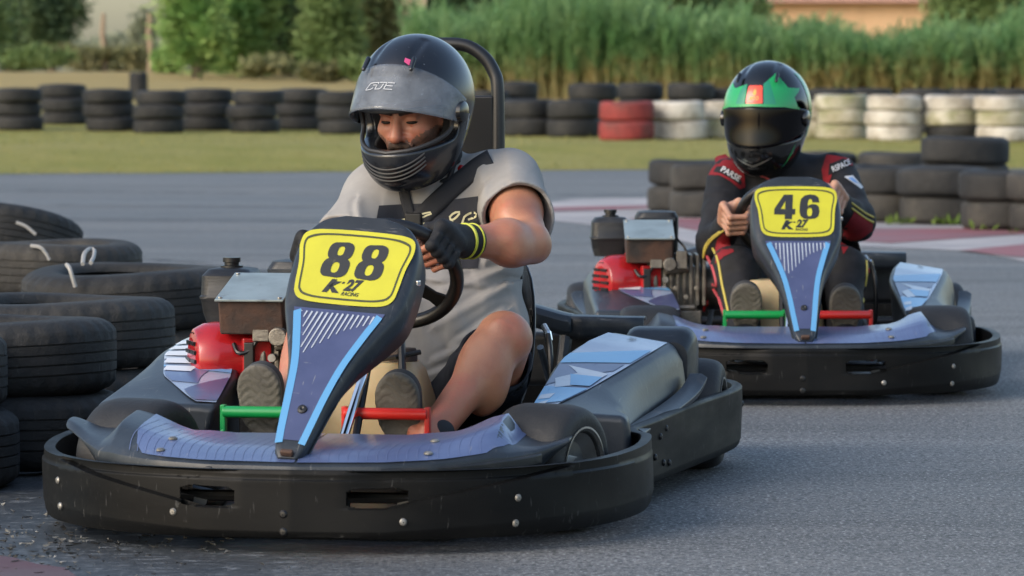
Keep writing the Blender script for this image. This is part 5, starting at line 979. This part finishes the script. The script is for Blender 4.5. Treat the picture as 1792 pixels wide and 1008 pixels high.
# trees
def crown_pts(n,c,r,clumps,seed,flat=1):
    g=np.random.default_rng(seed); C=g.normal(size=(clumps,3)); C/=np.linalg.norm(C,axis=1)[:,None]; C*= (g.random((clumps,1))**.45); C*=np.array(r)*.85
    k=g.integers(0,clumps,n); s=(.16+.2*g.random(clumps))[k][:,None]*np.array(r); return np.array(c)+C[k]+g.normal(size=(n,3))*s*.75, C+np.array(c)
m_bark=mat('tree_bark',(.10,.075,.05),.9,col2=(.18,.14,.10),vs=5,bump=.5,bs=20); m_barkp=mat('pale_bark',(.36,.27,.18),.9,col2=(.25,.18,.12),vs=4)
LM={'dark':leafmat('dark_leaf',(.06,.10,.045),(.13,.18,.08),.7),'mid':leafmat('mid_leaf',(.13,.20,.065),(.22,.29,.11),.7),'bright':leafmat('bright_leaf',(.17,.33,.09),(.36,.45,.15),.8),'olive':leafmat('olive_leaf',(.15,.17,.07),(.26,.24,.12),.7),'hazy':leafmat('hazy_leaf',(.24,.27,.18),(.34,.35,.25),.5)}  # hazy entry: distance haze put into the leaf colour as a paler green
def tree(px,Z,h,rx,rz,kind,label,n=7000,size=.22,trunk=m_bark,seed=0,group='trees at the far edge',zc=None,name='tree',asp=1.8,up=.6):
    x=px2x(px,Z); z=float(gz(x,Z)); root=empty(name,(x,Z,z)); tag(root,label,'tree',group)
    zc=h-rz if zc is None else zc; P,C=crown_pts(n,(0,0,zc),(rx,rx*.9,rz),26,seed); P=P[P[:,2]>.05]
    V,F=leaves('c',P,size,None,asp,up); put('crown',mesh('crown',V,F,False),LM[kind],root)
    b=MB(); b.tube([(0,0,-.1),(.03,0,zc*.5),(0,.05,zc+rz*.3)],[.13,.10,.04],8)
    for c in C[:8]: b.tube([(0,0,zc*.55),(c[0]*.5,c[1]*.5,(zc*.6+c[2])/2),tuple(c)],[.06,.04,.015],6)
    b.put('trunk',trunk,root); return root
A=[(20,108,2.75,1.25,1.5,'dark','dark dense tree filling the upper left corner',1),(92,104,2.45,.85,1.15,'dark','dark rounded tree left of the sky gap',2),(-70,100,2.9,1.2,1.5,'mid','mid green tree cut by the left picture edge',3),(208,128,1.3,1.1,.65,'hazy','pale hazy tree far off below the sky gap',4),(258,122,1.75,.5,.9,'hazy','slender hazy tree right of the sky gap',5),(395,130,3.3,1.2,1.9,'mid','tall green tree behind the bright willow clump',6),(165,135,1.25,1.4,.6,'hazy','low hazy tree far off on the left',14)]
for px,Z,h,rx,rz,k,lab,sd in A: tree(px,Z,h,rx,rz,k,lab,13000,.15,seed=sd)
Bs=[(345,88,2.9,.75,1.6,'bright','bright green drooping tree, leftmost of the bright clump',7),(430,90,3.2,.85,1.7,'bright','bright green drooping tree in the middle of the clump',8),(505,92,3.2,.8,1.8,'dark','dark gap tree between the bright drooping trees',9),(585,88,3.1,.8,1.7,'mid','green drooping tree right of the dark gap tree',10),(660,90,2.9,.6,1.5,'olive','olive tree left of the black helmet beside the pillar',11),(395,96,3.4,.9,1.8,'mid','mid green tree showing between the bright drooping trees',12),(545,97,3.4,.9,1.8,'mid','tall mid green tree behind the dark gap tree',15)]
for px,Z,h,rx,rz,k,lab,sd in Bs: tree(px,Z,h,rx,rz,k,lab,14000,.22,seed=sd,asp=4.5,up=.5,zc=1.55,group='drooping trees left of the leading driver')
Cs=[(820,92,3.2,1.2,1.4,'dark','dark tree behind the reeds right of the pillar',20),(960,100,3.3,1.6,1.4,'mid','mid green tree behind the reeds above the roll hoop',21),(1130,104,3.3,1.5,1.4,'mid','green tree behind the reeds left of the building',22),(1255,106,3.3,1.4,1.4,'mid','green tree behind the reeds touching the building',23),(1700,98,3.2,1.1,1.5,'mid','green tree right of the orange building',24),(1790,100,3.3,1.2,1.6,'dark','dark tree in the upper right corner',25)]
for px,Z,h,rx,rz,k,lab,sd in Cs: tree(px,Z,h,rx,rz,k,lab,12000,.15,seed=sd,group='trees behind the reeds')
# shrubs and dry stems at the foot of the left trees
def shrub(px,Z,h,r,kind,label,seed):
    x=px2x(px,Z); P,C=crown_pts(1500,(0,0,h*.45),(r,r*.7,h*.5),10,seed); P=P[P[:,2]>0]; V,F=leaves('s',P,.2,None,3,.9); o=put('shrub',mesh('shrub',V,F,False),LM[kind],loc=(x,Z,float(gz(x,Z)))); tag(o,label,'shrub','shrubs below the left trees')
for i,(px,Z,h,r,k,l) in enumerate(((60,97,.7,.9,'mid','low green shrub under the dark corner tree'),(150,99,.75,.9,'olive','olive shrub under the rounded dark tree'),(225,101,.7,.9,'olive','olive shrub between the two pale trunks'),(300,93,.6,.5,'bright','bright shrub at the foot of the leftmost bright tree'),(470,86,.55,.6,'olive','dry olive shrub under the drooping trees'),(560,85,.5,.5,'olive','dry shrub left of the helmet, under the green drooping tree'),(630,85,.6,.5,'mid','green shrub close to the black helmet visor'))): shrub(px,Z,h,r,k,l,40+i)
for px,lab in((183,'pale bare tree trunk left of two, below the sky gap'),(264,'pale bare tree trunk right of two, below the sky gap')):
    x=px2x(px,99); b=MB(); b.tube([(0,0,-.1),(.02,0,.5),(-.03,0,1.0),(0,0,1.5)],[.09,.075,.07,.05],8); rt=empty('bare_tree',(x,99,float(gz(x,99)))); tag(rt,lab,'tree','pale trunks on the left'); b.put('trunk',m_barkp,rt)
# pillar and building
m_wall=mat('orange_render',(.66,.42,.23),.85,col2=(.56,.35,.19),vs=1.2,bump=.1,bs=20); m_roof=mat('pink_roof_edge',(.48,.27,.21),.7,col2=(.38,.22,.17),vs=3); m_pil=mat('pillar_render',(.5,.4,.27),.85,col2=(.4,.32,.22),vs=2); m_glass=mat('window_glass',(.03,.035,.04),.1)
x=px2x(738,84); z0=float(gz(x,84)); b=MB(); b.box((0,0,1.2),(.1,.12,1.25)); b.box((0,0,2.5),(.14,.16,.05)); tag(b.put('gate_pillar',m_pil,bevel=.01,loc=(x,84,z0)),'beige masonry pillar standing behind the black helmet','pillar')
x=px2x(690,93); z0=float(gz(x,93)); b=MB(); b.box((0,0,.95),(.5,.09,.95)); b.box((0,0,1.94),(.53,.12,.04)); tag(b.put('garden_wall',m_pil,bevel=.01,loc=(x,93,z0)),'beige wall between the trees left of the pillar','wall')
xb,Yb=px2x(1475,112),112; z0=float(gz(xb,Yb)); bd=empty('building',(xb,Yb,z0)); tag(bd,'low orange rendered building behind the reeds at upper right','building')
hw=2.66; ze=CH+(150-6)*Yb/FPX-z0
b=MB(); b.box((0,2.5,ze/2),(hw,2.5,ze/2)); b.put('wall',m_wall,bd)
b=MB(); b.loft([[(-hw-.25,-.35,ze+.005),(hw+.3,-.35,ze+.005),(hw+.3,-.35,ze+.14),(-hw-.25,-.35,ze+.14)],[(-hw-.25,2.5,ze+.9),(hw+.3,2.5,ze+.9),(hw+.3,2.5,ze+1.03),(-hw-.25,2.5,ze+1.03)],[(-hw-.25,5.35,ze+.005),(hw+.3,5.35,ze+.005),(hw+.3,5.35,ze+.14),(-hw-.25,5.35,ze+.14)]]); b.put('roof',m_roof,bd,smooth=False)
b=MB(); b.box((-1.0,-.02,1.0),(.45,.02,.5)); b.put('window',m_glass,bd)
# ------------------------------------------------------------------ karts and drivers
KA=((-.4642,8.1061,0),R(-9)); KB=((.9009,11.8827,0),0)
kart(*KA,'leading go-kart with yellow plate 88 and black roll hoop','88',R(-20),R(4.2),-.062,.02,.045,True)
kart(*KB,'second go-kart with yellow plate 46, behind on the right','46',R(3),R(0),.02,-.09,-.005,False)
drivers()
# ------------------------------------------------------------------ sky, sun, camera
W=bpy.data.worlds.new('World'); SC.world=W; W.use_nodes=True; nt=W.node_tree; bg=nt.nodes['Background']; sk=nt.nodes.new('ShaderNodeTexSky'); sk.sky_type='NISHITA'; sk.sun_disc=False
SE,SA=R(31),R(-128); sk.sun_elevation=SE; sk.sun_rotation=SA; sk.air_density=1.2; sk.dust_density=2.5; sk.ozone_density=1.0; nt.links.new(sk.outputs[0],bg.inputs[0]); bg.inputs[1].default_value=.14
ld=bpy.data.lights.new('sun','SUN'); ld.energy=.68; ld.angle=R(28); ld.color=(1,.94,.87); so=bpy.data.objects.new('sun',ld); COL.objects.link(so)
sd=Vector((math.sin(SA)*math.cos(SE),math.cos(SA)*math.cos(SE),math.sin(SE))); so.rotation_euler=sd.to_track_quat('Z','Y').to_euler()
cd=bpy.data.cameras.new('camera'); co=bpy.data.objects.new('camera',cd); COL.objects.link(co); SC.camera=co; cd.sensor_width=36; cd.lens=FPX/1792*36; cd.clip_end=3000; cd.clip_start=.1
co.location=(0,0,CH); co.rotation_euler=(R(90)-math.atan(354/FPX),0,0); cd.dof.use_dof=True; cd.dof.focus_distance=9.4; cd.dof.aperture_fstop=8
vs=SC.view_settings; vs.view_transform='Standard'; vs.look='None'; vs.exposure=1.02; vs.gamma=1; vs.use_curve_mapping=False
SC.render.engine='CYCLES'; SC.cycles.use_denoising=True; SC.cycles.max_bounces=6; SC.cycles.transparent_max_bounces=8
